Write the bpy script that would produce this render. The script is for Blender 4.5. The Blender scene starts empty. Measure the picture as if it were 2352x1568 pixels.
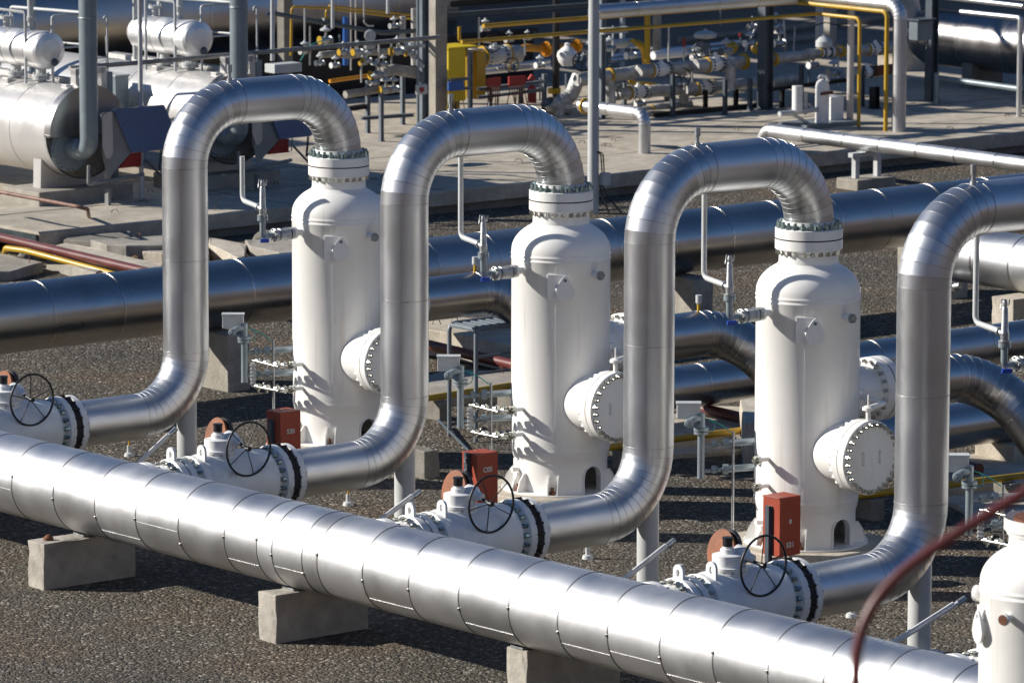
import bpy, bmesh, math, random
from math import sin, cos, pi, radians, atan2, sqrt
from mathutils import Vector, Matrix, noise
random.seed(7)
S = bpy.context.scene
COL = S.collection
V = Vector

# ---------------------------------------------------------------- camera, sky, sun, exposure
F = 12000.0                       # focal length in units of a 2352 px wide frame
PITCH, YAW, ROLL = radians(8.9), radians(39.7), -0.002
CAM = V((-40.4, -47.9, 11.85))
FH = V((sin(YAW), cos(YAW), 0)); RT0 = V((cos(YAW), -sin(YAW), 0)); UP = V((0, 0, 1))
FW = FH * cos(PITCH) - UP * sin(PITCH)
DN0 = -(UP * cos(PITCH) + FH * sin(PITCH))
RT = RT0 * cos(ROLL) + DN0 * sin(ROLL)
DN = DN0 * cos(ROLL) - RT0 * sin(ROLL)
cam_data = bpy.data.cameras.new('camera')
cam = bpy.data.objects.new('camera', cam_data); COL.objects.link(cam)
cam.matrix_world = Matrix((( RT.x, -DN.x, -FW.x, CAM.x), (RT.y, -DN.y, -FW.y, CAM.y), (RT.z, -DN.z, -FW.z, CAM.z), (0, 0, 0, 1)))
cam_data.sensor_width = 36; cam_data.lens = F / 2352 * 36
cam_data.clip_start = 1; cam_data.clip_end = 3000
cam_data.dof.use_dof = True; cam_data.dof.focus_distance = 61; cam_data.dof.aperture_fstop = 4.0
S.camera = cam

SUN_EL, SUN_AZ = radians(27), radians(-43.4)       # azimuth clockwise from +Y
world = bpy.data.worlds.new('World'); S.world = world; world.use_nodes = True
wn = world.node_tree
sky = wn.nodes.new('ShaderNodeTexSky'); sky.sky_type = 'NISHITA'; sky.sun_disc = False
sky.sun_elevation = SUN_EL; sky.sun_rotation = SUN_AZ; sky.altitude = 1800; sky.air_density = 1.0
sky.dust_density = 0.2; sky.ozone_density = 2.0
tint = wn.nodes.new('ShaderNodeVectorMath'); tint.operation = 'MULTIPLY'; tint.inputs[1].default_value = (0.68, 0.88, 1.06)   # very clear, dry air
wn.links.new(sky.outputs[0], tint.inputs[0]); wn.links.new(tint.outputs[0], wn.nodes['Background'].inputs[0])
wn.nodes['Background'].inputs[1].default_value = 0.066
sd = bpy.data.lights.new('sun', 'SUN'); sd.energy = 5.0; sd.angle = radians(0.5); sd.color = (1.0, 0.94, 0.85)
sun = bpy.data.objects.new('sun', sd); COL.objects.link(sun)
sdir = V((sin(SUN_AZ) * cos(SUN_EL), cos(SUN_AZ) * cos(SUN_EL), sin(SUN_EL)))
sun.rotation_euler = (-sdir).to_track_quat('-Z', 'Y').to_euler(); sun.location = (-60, 60, 60)
S.view_settings.view_transform = 'Standard'; S.view_settings.look = 'None'
S.view_settings.exposure = 0.48; S.view_settings.gamma = 1

# ---------------------------------------------------------------- pixel to point on a level or a plane
def ray(x, y): return FW + RT * ((x - 1176) / F) + DN * ((y - 784) / F)
def gz(x, y, z=0.0): r = ray(x, y); return CAM + r * ((z - CAM.z) / r.z)
def gx(x, y, X): r = ray(x, y); return CAM + r * ((X - CAM.x) / r.x)
def gy(x, y, Y): r = ray(x, y); return CAM + r * ((Y - CAM.y) / r.y)
def sx(p):
    d = V(p) - CAM; return 1176 + F * d.dot(RT) / d.dot(FW)

# ---------------------------------------------------------------- materials
def mat(name, col, rough=0.5, metal=0.0, var=0.12, vscale=3.0, bump=0.0, bscale=20.0, dirt=None, dscale=1.2,
        dlo=0.52, dhi=0.7, panel=False, rvar=0.08, spec=0.5, streak=False, coat=0):
    m = bpy.data.materials.new(name); m.use_nodes = True
    n = m.node_tree; N = n.nodes; L = n.links; b = N['Principled BSDF']
    b.inputs['Metallic'].default_value = metal; b.inputs['Roughness'].default_value = rough
    b.inputs['Specular IOR Level'].default_value = spec
    if coat: b.inputs['Coat Weight'].default_value = coat
    tc = N.new('ShaderNodeTexCoord'); geo = N.new('ShaderNodeNewGeometry'); pos = geo.outputs['Position']
    nz = N.new('ShaderNodeTexNoise'); nz.inputs['Scale'].default_value = vscale; nz.inputs['Detail'].default_value = 6
    if streak:
        mp = N.new('ShaderNodeMapping'); mp.inputs['Scale'].default_value = (1, 1, 0.12); L.new(pos, mp.inputs[0]); L.new(mp.outputs[0], nz.inputs['Vector'])
    else: L.new(pos, nz.inputs['Vector'])
    cr = N.new('ShaderNodeMapRange'); cr.inputs['From Min'].default_value = 0.3; cr.inputs['From Max'].default_value = 0.7
    cr.inputs['To Min'].default_value = 1 - var; cr.inputs['To Max'].default_value = 1 + var * 0.6
    L.new(nz.outputs['Fac'], cr.inputs['Value'])
    mul = N.new('ShaderNodeVectorMath'); mul.operation = 'SCALE'; mul.inputs[0].default_value = col[:3]
    L.new(cr.outputs[0], mul.inputs['Scale'])
    out = mul.outputs[0]
    if panel:
        at = N.new('ShaderNodeAttribute'); at.attribute_name = 'pv'
        m2 = N.new('ShaderNodeMapRange'); m2.inputs['To Min'].default_value = 0.88; m2.inputs['To Max'].default_value = 1.05
        L.new(at.outputs['Fac'], m2.inputs['Value'])
        s2 = N.new('ShaderNodeVectorMath'); s2.operation = 'SCALE'; L.new(out, s2.inputs[0]); L.new(m2.outputs[0], s2.inputs['Scale']); out = s2.outputs[0]
    if dirt:
        dn = N.new('ShaderNodeTexNoise'); dn.inputs['Scale'].default_value = dscale; dn.inputs['Detail'].default_value = 8; dn.inputs['Roughness'].default_value = 0.65
        mp = N.new('ShaderNodeMapping'); mp.inputs['Scale'].default_value = (1, 1, 0.35); L.new(pos, mp.inputs[0]); L.new(mp.outputs[0], dn.inputs['Vector'])
        dr = N.new('ShaderNodeMapRange'); dr.inputs['From Min'].default_value = dlo; dr.inputs['From Max'].default_value = dhi
        L.new(dn.outputs['Fac'], dr.inputs['Value'])
        mx = N.new('ShaderNodeMix'); mx.data_type = 'RGBA'; L.new(dr.outputs[0], mx.inputs['Factor']); L.new(out, mx.inputs['A'])
        mx.inputs['B'].default_value = (*dirt[:3], 1); out = mx.outputs['Result']
    L.new(out, b.inputs['Base Color'])
    if rvar:
        rn = N.new('ShaderNodeTexNoise'); rn.inputs['Scale'].default_value = 2.3; rn.inputs['Detail'].default_value = 5; L.new(pos, rn.inputs['Vector'])
        rr = N.new('ShaderNodeMapRange'); rr.inputs['From Min'].default_value = 0.3; rr.inputs['From Max'].default_value = 0.7
        rr.inputs['To Min'].default_value = max(0.02, rough - rvar); rr.inputs['To Max'].default_value = rough + rvar
        L.new(rn.outputs['Fac'], rr.inputs['Value']); ro = rr.outputs[0]
        if panel:
            ad = N.new('ShaderNodeMath'); ad.operation = 'MULTIPLY_ADD'; ad.inputs[1].default_value = 0.08; L.new(at.outputs['Fac'], ad.inputs[0]); L.new(ro, ad.inputs[2]); ro = ad.outputs[0]
        L.new(ro, b.inputs['Roughness'])
    if bump:
        bn = N.new('ShaderNodeTexNoise'); bn.inputs['Scale'].default_value = bscale; bn.inputs['Detail'].default_value = 5; L.new(pos, bn.inputs['Vector'])
        bp = N.new('ShaderNodeBump'); bp.inputs['Strength'].default_value = 1; bp.inputs['Distance'].default_value = bump
        L.new(bn.outputs['Fac'], bp.inputs['Height']); L.new(bp.outputs[0], b.inputs['Normal'])
    return m

M = {}
M['clad'] = mat('aluminium_cladding', (0.62, 0.63, 0.645), 0.36, 1.0, var=0.10, vscale=1.6, bump=0.0016, bscale=1.6, panel=True, rvar=0.05, dirt=(0.36, 0.34, 0.31), dlo=0.6, dhi=0.85)
M['clad2'] = mat('weathered_cladding', (0.64, 0.65, 0.665), 0.43, 1.0, var=0.12, vscale=1.2, bump=0.004, bscale=2.0, panel=True, rvar=0.05, dirt=(0.45, 0.43, 0.40), dlo=0.6, dhi=0.85)
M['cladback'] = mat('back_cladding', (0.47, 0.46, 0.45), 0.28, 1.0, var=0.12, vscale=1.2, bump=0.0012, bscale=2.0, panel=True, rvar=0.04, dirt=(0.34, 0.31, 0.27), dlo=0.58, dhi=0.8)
M['seam'] = mat('cladding_seam', (0.50, 0.50, 0.50), 0.42, 0.9, var=0.3, vscale=6)
M['seaml'] = mat('cladding_seam_bright', (0.6, 0.58, 0.54), 0.3, 1.0, var=0.3, vscale=6)
M['white'] = mat('white_vessel_paint', (0.86, 0.855, 0.825), 0.38, 0, var=0.05, vscale=1.5, dirt=(0.62, 0.58, 0.48), dlo=0.56, dhi=0.8, bump=0.001, bscale=6)
def streaks(m, col, amount):
    n = m.node_tree; N = n.nodes; L = n.links; b = N['Principled BSDF']; src = b.inputs['Base Color'].links[0].from_socket
    geo = N.new('ShaderNodeNewGeometry'); mp = N.new('ShaderNodeMapping'); mp.inputs['Scale'].default_value = (13, 13, 0.7); L.new(geo.outputs['Position'], mp.inputs[0])
    t = N.new('ShaderNodeTexNoise'); t.inputs['Scale'].default_value = 1; t.inputs['Detail'].default_value = 4; L.new(mp.outputs[0], t.inputs['Vector'])
    t2 = N.new('ShaderNodeTexNoise'); t2.inputs['Scale'].default_value = 0.9; L.new(geo.outputs['Position'], t2.inputs['Vector'])
    r1 = N.new('ShaderNodeMapRange'); r1.inputs['From Min'].default_value = 0.58; r1.inputs['From Max'].default_value = 0.74; r1.inputs['To Max'].default_value = amount; L.new(t.outputs['Fac'], r1.inputs['Value'])
    r2 = N.new('ShaderNodeMapRange'); r2.inputs['From Min'].default_value = 0.45; r2.inputs['From Max'].default_value = 0.65; L.new(t2.outputs['Fac'], r2.inputs['Value'])
    mu = N.new('ShaderNodeMath'); mu.operation = 'MULTIPLY'; L.new(r1.outputs[0], mu.inputs[0]); L.new(r2.outputs[0], mu.inputs[1])
    mx = N.new('ShaderNodeMix'); mx.data_type = 'RGBA'; L.new(mu.outputs[0], mx.inputs['Factor']); L.new(src, mx.inputs['A']); mx.inputs['B'].default_value = (*col, 1); L.new(mx.outputs['Result'], b.inputs['Base Color'])
streaks(M['white'], (0.42, 0.33, 0.22), 0.45)
M['whitev'] = mat('white_valve_paint', (0.80, 0.80, 0.78), 0.35, 0, var=0.08, vscale=5, dirt=(0.35, 0.30, 0.22), dlo=0.62, dhi=0.75, dscale=3)
M['greyw'] = mat('pale_grey_paint', (0.50, 0.52, 0.52), 0.45, 0, var=0.10, dirt=(0.3, 0.28, 0.24), dlo=0.6, dhi=0.8)
M['galv'] = mat('galvanised_steel', (0.42, 0.44, 0.45), 0.45, 0.9, var=0.25, vscale=14, bump=0.002, bscale=30)
M['bolt'] = mat('zinc_bolts', (0.55, 0.55, 0.50), 0.30, 1.0, var=0.35, vscale=18, bump=0.002, bscale=40)
M['boltg'] = mat('greenish_bolts', (0.28, 0.36, 0.36), 0.35, 0.8, var=0.4, vscale=18, bump=0.002, bscale=40)
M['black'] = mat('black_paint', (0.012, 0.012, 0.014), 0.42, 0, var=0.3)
M['gasket'] = mat('gasket_rubber', (0.02, 0.012, 0.012), 0.7, 0, var=0.3)
M['red'] = mat('red_cabinet_paint', (0.33, 0.055, 0.026), 0.5, 0, var=0.10, dirt=(0.30, 0.11, 0.06), dlo=0.6, dhi=0.8)
M['redd'] = mat('bright_red_paint', (0.33, 0.02, 0.015), 0.45, 0)
M['primer'] = mat('rust_primer', (0.23, 0.075, 0.025), 0.65, 0, var=0.3, vscale=6, dirt=(0.15, 0.05, 0.025))
M['rust'] = mat('rust', (0.16, 0.055, 0.025), 0.8, 0, var=0.45, vscale=12, bump=0.003, bscale=40)
M['rustpipe'] = mat('rusty_handrail', (0.26, 0.14, 0.10), 0.6, 0, var=0.3, vscale=6, dirt=(0.12, 0.04, 0.03), dscale=4)
M['maroon'] = mat('maroon_pipe_paint', (0.12, 0.030, 0.026), 0.42, 0, var=0.25, vscale=4, dirt=(0.2, 0.12, 0.09), dlo=0.62, dhi=0.8)
M['rail'] = mat('maroon_handrail', (0.11, 0.018, 0.018), 0.45, 0, var=0.4, vscale=3, dirt=(0.30, 0.22, 0.17), dlo=0.52, dhi=0.6, dscale=2)
M['yellow'] = mat('yellow_paint', (0.48, 0.29, 0.015), 0.42, 0, var=0.12, dirt=(0.28, 0.18, 0.03), dlo=0.58, dhi=0.78)
M['yellowc'] = mat('yellow_cabinet_paint', (0.66, 0.50, 0.02), 0.4, 0, var=0.06)
M['orange'] = mat('orange_paint', (0.65, 0.27, 0.01), 0.45, 0, var=0.15)
M['blue'] = mat('blue_paint', (0.02, 0.10, 0.36), 0.4, 0, var=0.1)
M['bluehandle'] = mat('blue_handle', (0.02, 0.07, 0.45), 0.35, 0)
M['hood'] = mat('blue_grey_hood', (0.10, 0.16, 0.30), 0.32, 0.2, var=0.10, bump=0.002, bscale=3)
M['greyhood'] = mat('grey_hood', (0.24, 0.25, 0.25), 0.5, 0.2, var=0.12)
M['steel'] = mat('dark_grey_steel', (0.07, 0.09, 0.11), 0.5, 0.1, var=0.2)
M['steelm'] = mat('mid_grey_steel', (0.17, 0.20, 0.23), 0.5, 0.2, var=0.2)
M['stack'] = mat('grey_stack_paint', (0.24, 0.29, 0.32), 0.38, 0.3, var=0.10, dirt=(0.22, 0.18, 0.13), dlo=0.6, dhi=0.8)
M['tank'] = mat('silver_tank_paint', (0.58, 0.57, 0.555), 0.34, 0.35, var=0.08, vscale=1.2, dirt=(0.45, 0.41, 0.36), dlo=0.58, dhi=0.8)
M['drum'] = mat('bright_drum_cladding', (0.80, 0.80, 0.80), 0.42, 0.85, var=0.1, vscale=2, bump=0.006, bscale=3.2, panel=True, rvar=0.05)
M['face'] = mat('tank_face_plate', (0.17, 0.175, 0.16), 0.6, 0.3, var=0.35, vscale=5, dirt=(0.17, 0.12, 0.06))
M['lag'] = mat('grey_lagging_cloth', (0.34, 0.32, 0.285), 0.8, 0, var=0.3, vscale=7, bump=0.02, bscale=9, spec=0.2)
M['lagw'] = mat('silver_lagging', (0.46, 0.455, 0.44), 0.55, 0.45, var=0.3, vscale=7, bump=0.02, bscale=10)
M['green'] = mat('teal_cable', (0.02, 0.30, 0.27), 0.5, 0)
M['text'] = mat('white_stencil', (0.55, 0.53, 0.52), 0.6, 0)
M['plate'] = mat('dark_blue_plate', (0.03, 0.06, 0.12), 0.4, 0)
M['ext'] = mat('extinguisher_red', (0.35, 0.03, 0.025), 0.35, 0)
M['stone'] = mat('rough_stone', (0.22, 0.21, 0.18), 0.9, 0, var=0.5, vscale=6, bump=0.05, bscale=7)
M['darkedge'] = mat('dark_slab_edge', (0.05, 0.065, 0.07), 0.3, 0, var=0.4, bump=0.03, bscale=8)
M['darkclad'] = mat('tarnished_cladding', (0.30, 0.29, 0.29), 0.26, 1.0, var=0.2, vscale=1.5, bump=0.006, bscale=1.5, panel=True)

def concrete(name, col, stain, bump=0.006):
    m = mat(name, col, 0.85, 0, var=0.22, vscale=4, dirt=stain, dscale=0.9, dlo=0.48, dhi=0.72, bump=bump, bscale=18, spec=0.25)
    n = m.node_tree; N = n.nodes; L = n.links; b = N['Principled BSDF']
    src = b.inputs['Base Color'].links[0].from_socket
    geo = N.new('ShaderNodeNewGeometry')
    f = N.new('ShaderNodeTexNoise'); f.inputs['Scale'].default_value = 45; f.inputs['Detail'].default_value = 3; L.new(geo.outputs['Position'], f.inputs['Vector'])
    r = N.new('ShaderNodeMapRange'); r.inputs['From Min'].default_value = 0.35; r.inputs['From Max'].default_value = 0.65; r.inputs['To Min'].default_value = 0.82; r.inputs['To Max'].default_value = 1.12
    L.new(f.outputs['Fac'], r.inputs['Value'])
    s = N.new('ShaderNodeVectorMath'); s.operation = 'SCALE'; L.new(src, s.inputs[0]); L.new(r.outputs[0], s.inputs['Scale']); L.new(s.outputs[0], b.inputs['Base Color'])
    return m
M['conc'] = concrete('grey_concrete', (0.36, 0.335, 0.29), (0.25, 0.225, 0.185))
M['concl'] = concrete('pale_concrete', (0.50, 0.45, 0.37), (0.36, 0.315, 0.25))
M['concd'] = concrete('stained_concrete', (0.23, 0.215, 0.185), (0.15, 0.135, 0.11))
M['slab'] = concrete('platform_concrete', (0.47, 0.42, 0.345), (0.32, 0.285, 0.225))
M['block'] = mat('block_concrete', (0.40, 0.37, 0.32), 0.85, 0, var=0.25, vscale=5, dirt=(0.60, 0.58, 0.54), dscale=2.2, dlo=0.60, dhi=0.72, bump=0.012, bscale=14, spec=0.25)
M['pave'] = concrete('yard_paving', (0.38, 0.355, 0.32), (0.28, 0.26, 0.235), 0.002)

def gravel():
    m = bpy.data.materials.new('gravel'); m.use_nodes = True
    n = m.node_tree; N = n.nodes; L = n.links; b = N['Principled BSDF']
    b.inputs['Roughness'].default_value = 0.9; b.inputs['Specular IOR Level'].default_value = 0.2
    geo = N.new('ShaderNodeNewGeometry'); pos = geo.outputs['Position']
    v = N.new('ShaderNodeTexVoronoi'); v.inputs['Scale'].default_value = 25; v.inputs['Randomness'].default_value = 1; L.new(pos, v.inputs['Vector'])
    v2 = N.new('ShaderNodeTexVoronoi'); v2.inputs['Scale'].default_value = 46; L.new(pos, v2.inputs['Vector'])
    def ramp(src, stops):
        r = N.new('ShaderNodeValToRGB'); e = r.color_ramp.elements
        e[0].position = stops[0][0]; e[0].color = (*stops[0][1], 1); e[1].position = stops[-1][0]; e[1].color = (*stops[-1][1], 1)
        for p, c in stops[1:-1]: k = e.new(p); k.color = (*c, 1)
        L.new(src, r.inputs[0]); return r.outputs[0]
    sep = N.new('ShaderNodeSeparateColor'); L.new(v.outputs['Color'], sep.inputs[0])
    sep2 = N.new('ShaderNodeSeparateColor'); L.new(v2.outputs['Color'], sep2.inputs[0])
    c1 = ramp(sep.outputs[0], [(0, (0.042, 0.041, 0.036)), (0.45, (0.094, 0.090, 0.076)), (0.82, (0.155, 0.147, 0.125)), (0.93, (0.30, 0.29, 0.26)), (1, (0.58, 0.56, 0.52))])
    c2 = ramp(sep2.outputs[1], [(0, (0.04, 0.035, 0.030)), (0.6, (0.105, 0.090, 0.070)), (1, (0.25, 0.22, 0.175))])
    mx = N.new('ShaderNodeMix'); mx.data_type = 'RGBA'; mx.inputs['Factor'].default_value = 0.45; L.new(c1, mx.inputs['A']); L.new(c2, mx.inputs['B'])
    nz = N.new('ShaderNodeTexNoise'); nz.inputs['Scale'].default_value = 0.5; nz.inputs['Detail'].default_value = 6; L.new(pos, nz.inputs['Vector'])
    patch = ramp(nz.outputs['Fac'], [(0.3, (0.75, 0.74, 0.74)), (0.5, (1.0, 0.97, 0.93)), (0.64, (1.12, 0.96, 0.84)), (0.78, (1.02, 0.98, 0.92))])
    ml = N.new('ShaderNodeMix'); ml.data_type = 'RGBA'; ml.blend_type = 'MULTIPLY'; ml.inputs['Factor'].default_value = 1; L.new(mx.outputs['Result'], ml.inputs['A']); L.new(patch, ml.inputs['B'])
    sc_ = N.new('ShaderNodeVectorMath'); sc_.operation = 'SCALE'; sc_.inputs['Scale'].default_value = 0.96; L.new(ml.outputs['Result'], sc_.inputs[0]); L.new(sc_.outputs[0], b.inputs['Base Color'])
    ad = N.new('ShaderNodeMath'); ad.operation = 'MULTIPLY_ADD'; ad.inputs[1].default_value = 0.5; L.new(v2.outputs['Distance'], ad.inputs[0]); L.new(v.outputs['Distance'], ad.inputs[2])
    bp = N.new('ShaderNodeBump'); bp.invert = True; bp.inputs['Strength'].default_value = 1; bp.inputs['Distance'].default_value = 0.035
    L.new(ad.outputs[0], bp.inputs['Height']); L.new(bp.outputs[0], b.inputs['Normal'])
    return m
M['gravel'] = gravel()
M['hill'] = mat('dry_hillside', (0.22, 0.15, 0.095), 0.95, 0, var=0.4, vscale=0.05, dirt=(0.12, 0.10, 0.06), dscale=0.03, spec=0.1)

# ---------------------------------------------------------------- geometry builder
def basis(d):
    d = V(d).normalized(); a = V((0, 0, 1)) if abs(d.z) < 0.9 else V((1, 0, 0))
    u = a.cross(d).normalized(); return u, d.cross(u).normalized(), d

class MB:
    def __init__(s): s.v = []; s.f = []; s.sm = []; s.mi = []; s.pv = []; s.sharp = set()
    def add(s, vs, fs, smooth=False, mi=0, pv=0.5):
        o = len(s.v); s.v += [tuple(p) for p in vs]
        for f in fs: s.f.append(tuple(i + o for i in f)); s.sm.append(smooth); s.mi.append(mi); s.pv.append(pv)
        return o
    def box(s, c, size, rz=0.0, bev=0.0, mi=0, ax=None):
        x, y, z = [k / 2 for k in size]; c = V(c)
        if ax: A, B, C_ = [V(k) for k in ax]
        else: A, B, C_ = V((cos(rz), sin(rz), 0)), V((-sin(rz), cos(rz), 0)), V((0, 0, 1))
        if bev <= 0:
            vs = [c + A * (i * x) + B * (j * y) + C_ * (k * z) for k in (-1, 1) for j in (-1, 1) for i in (-1, 1)]
            s.add(vs, [(0, 2, 3, 1), (4, 5, 7, 6), (0, 1, 5, 4), (2, 6, 7, 3), (0, 4, 6, 2), (1, 3, 7, 5)], mi=mi)
        else:
            b = min(bev, x * .9, y * .9, z * .9); bm = bmesh.new(); bmesh.ops.create_cube(bm, size=1)
            for w in bm.verts: w.co = V((w.co.x * 2 * x, w.co.y * 2 * y, w.co.z * 2 * z))
            bmesh.ops.bevel(bm, geom=bm.edges[:], offset=b, segments=2, profile=0.6, affect='EDGES')
            bm.verts.index_update()
            s.add([c + A * w.co.x + B * w.co.y + C_ * w.co.z for w in bm.verts], [tuple(w.index for w in f.verts) for f in bm.faces], mi=mi); bm.free()
    def box2(s, p, q, bev=0.0, mi=0):
        p, q = V(p), V(q); s.box((p + q) / 2, [abs(q[i] - p[i]) for i in range(3)], bev=bev, mi=mi)
    def prism(s, pts, off, mi=0):        # polygon (3-D points) pushed by a vector
        n = len(pts); off = V(off); vs = [V(p) for p in pts] + [V(p) + off for p in pts]
        s.add(vs, [tuple(range(n))[::-1], tuple(range(n, 2 * n))] + [(i, (i + 1) % n, n + (i + 1) % n, n + i) for i in range(n)], mi=mi)
    def lathe(s, o, d, prof, seg=32, cap0=True, cap1=True, mi=0, sharp=0.5, a0=0.0):   # prof: (distance along d, radius)
        u, w, d = basis(d); o = V(o); n = len(prof); base = len(s.v); vs = []
        for t, r in prof:
            for k in range(seg):
                a = a0 + 2 * pi * k / seg; vs.append(o + d * t + (u * cos(a) + w * sin(a)) * r)
        fs = [(i * seg + k, i * seg + (k + 1) % seg, (i + 1) * seg + (k + 1) % seg, (i + 1) * seg + k) for i in range(n - 1) for k in range(seg)]
        s.add(vs, fs, True, mi)
        for i in range(n):
            if 0 < i < n - 1:
                e1 = V((prof[i][0] - prof[i - 1][0], prof[i][1] - prof[i - 1][1])); e2 = V((prof[i + 1][0] - prof[i][0], prof[i + 1][1] - prof[i][1]))
                if e1.length < 1e-6 or e2.length < 1e-6 or e1.angle(e2) > sharp: ring = True
                else: ring = False
            else: ring = True
            if ring:
                for k in range(seg): s.sharp.add((base + i * seg + k, base + i * seg + (k + 1) % seg))
        if cap0: s.add([vs[k] for k in range(seg)], [tuple(range(seg))[::-1]], False, mi)
        if cap1: s.add([vs[(n - 1) * seg + k] for k in range(seg)], [tuple(range(seg))], False, mi)
    def cyl(s, p, q, r, r2=None, seg=20, mi=0, cap=True):
        p, q = V(p), V(q); s.lathe(p, q - p, [(0, r), ((q - p).length, r if r2 is None else r2)], seg, cap, cap, mi)
    def torus(s, c, d, R, r, seg=40, rs=8, mi=0):
        u, w, d = basis(d); c = V(c); vs = []
        for i in range(seg):
            a = 2 * pi * i / seg; e = u * cos(a) + w * sin(a)
            for j in range(rs):
                b = 2 * pi * j / rs; vs.append(c + e * (R + r * cos(b)) + d * (r * sin(b)))
        s.add(vs, [(i * rs + j, ((i + 1) % seg) * rs + j, ((i + 1) % seg) * rs + (j + 1) % rs, i * rs + (j + 1) % rs) for i in range(seg) for j in range(rs)], True, mi)
    def bolts(s, c, d, R, n, r, h, a0=0.1, mi=0, stud=0.0):
        u, w, d = basis(d); c = V(c)
        for k in range(n):
            a = a0 + 2 * pi * k / n; p = c + (u * cos(a) + w * sin(a)) * R
            s.lathe(p, d, [(0, r), (h, r)], 6, False, True, mi, a0=random.random())
            if stud: s.lathe(p + d * h, d, [(0, r * .55), (stud, r * .55)], 6, False, True, mi)
    # a run of pipe through corner points with bends of radius R; gores > 0 gives segmented elbows; bands every `step`
    def run(s, pts, r, R=0.0, gores=10, step=0.0, bead=0.0, bw=0.02, seg=40, cap=True, first=None, long_seam=0.0, wob=0.0, smooth_bend=False, jit=0.0):
        pts = [V(p) for p in pts]; st = []          # stations: (pos, tangent, kind) kind 'e' plain, 'b' bead
        cur = pts[0]; n = len(pts)
        def straight(a, b):
            L = (b - a).length; d = (b - a) / L if L > 1e-6 else None
            if L < 1e-4: return
            st.append((a.copy(), d, 'b' if (bead and st) else 'e'))
            if step and bead:
                k = max(1, round(L / step))
                for i in range(1, k):
                    st.append((a + d * (L * i / k + random.uniform(-jit, jit)), d, 'b'))
            elif step:
                k = max(1, round(L / step))
                for i in range(1, k): st.append((a + d * (L * i / k), d, 'p'))
            st.append((b.copy(), d, 'e'))
        for i in range(1, n):
            if i < n - 1 and R > 0:
                d1 = (pts[i] - pts[i - 1]).normalized(); d2 = (pts[i + 1] - pts[i]).normalized(); ang = d1.angle(d2)
                if ang < 0.02: straight(cur, pts[i]); cur = pts[i]; continue
                t = R * math.tan(ang / 2); a = pts[i] - d1 * t; b = pts[i] + d2 * t
                straight(cur, a); axis = d1.cross(d2).normalized(); cen = a + (axis.cross(d1)) * R
                g = max(2, round(gores * ang / (pi / 2)))
                for k in range(0, g + 1):
                    q = Matrix.Rotation(ang * k / g, 3, axis)
                    st.append((cen + q @ (a - cen), q @ d1, 'g' if not smooth_bend else 'p'))
                cur = b
            else:
                straight(cur, pts[i]); cur = pts[i]
        # merge duplicates
        out = []
        for p, d, k in st:
            if out and (out[-1][0] - p).length < 1e-4:
                if k in 'bg': out[-1] = (out[-1][0], out[-1][1], k)
                continue
            out.append((p, d, k))
        rings = []                                   # (pos, tangent, radius, sharp, mi of following face)
        for j, (p, d, k) in enumerate(out):
            end = j in (0, len(out) - 1)
            if k in 'bg' and bead and not end:
                hb = bw / 2 if k == 'b' else bw * .35; bb = bead if k == 'b' else bead * .6
                rings += [(p - d * hb, d, r, True, 1), (p - d * hb, d, r + bb, True, 1), (p + d * hb, d, r + bb, True, 1), (p + d * hb, d, r, True, 0)]
            else: rings.append((p, d, r, end or k == 'g', 0))
        u, w, _ = basis(rings[0][1]); base = len(s.v); prev = rings[0][1]; frames = []
        for j, (p, d, rr, sh, mi) in enumerate(rings):
            q = prev.rotation_difference(d); u = (q @ u).normalized(); w = d.cross(u).normalized(); prev = d; frames.append((u.copy(), w.copy()))
            wb = 1 + (random.uniform(-wob, wob) if wob else 0)
            for k in range(seg):
                a = 2 * pi * k / seg; s.v.append(tuple(p + (u * cos(a) + w * sin(a)) * rr * wb))
            if sh:
                for k in range(seg): s.sharp.add((base + j * seg + k, base + j * seg + (k + 1) % seg))
        pv = random.random()
        for j in range(len(rings) - 1):
            if rings[j][3]: pv = random.random()
            for k in range(seg):
                s.f.append((base + j * seg + k, base + j * seg + (k + 1) % seg, base + (j + 1) * seg + (k + 1) % seg, base + (j + 1) * seg + k)); s.sm.append(True); s.mi.append(rings[j][4]); s.pv.append(pv)
        m = len(rings) - 1
        if cap:
            s.add([s.v[base + k] for k in range(seg)], [tuple(range(seg))[::-1]]); s.add([s.v[base + m * seg + k] for k in range(seg)], [tuple(range(seg))])
        if long_seam:                                 # lengthwise lap joints, one per sheet, on the long straight sheets
            for j in range(m):
                p, d, rr, sh, mi = rings[j]; p2 = rings[j + 1][0]
                if mi == 0 and (p2 - p).length > 0.35:
                    a = random.choice(LONGA) if LONGA else random.uniform(0, 2 * pi); uu, ww = frames[j]
                    e = uu * cos(a) + ww * sin(a); tng = d.cross(e)
                    c = (p + p2) / 2 + e * (rr + 0.001)
                    s.box(c, ((p2 - p).length, long_seam, 0.006), ax=(d, tng, e), mi=1)
    def build(s, name, ms, parent=None, loc=None):
        ms = ms if isinstance(ms, (list, tuple)) else [ms]
        o0 = V(loc) if loc is not None else (parent['_o'] if parent is not None else V((0, 0, 0)))
        o0 = V(o0); me = bpy.data.meshes.new(name)
        me.from_pydata([(V(p) - o0)[:] for p in s.v], [], s.f); me.update()
        me.polygons.foreach_set('use_smooth', s.sm); me.polygons.foreach_set('material_index', [min(i, len(ms) - 1) for i in s.mi])
        at = me.attributes.new('pv', 'FLOAT', 'FACE'); at.data.foreach_set('value', s.pv)
        if s.sharp:
            sh = {(min(a), max(a)) for a in s.sharp}
            sa = me.attributes.new('sharp_edge', 'BOOLEAN', 'EDGE')
            for e in me.edges:
                if (min(e.vertices), max(e.vertices)) in sh: sa.data[e.index].value = True
        for m in ms: me.materials.append(m)
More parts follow.
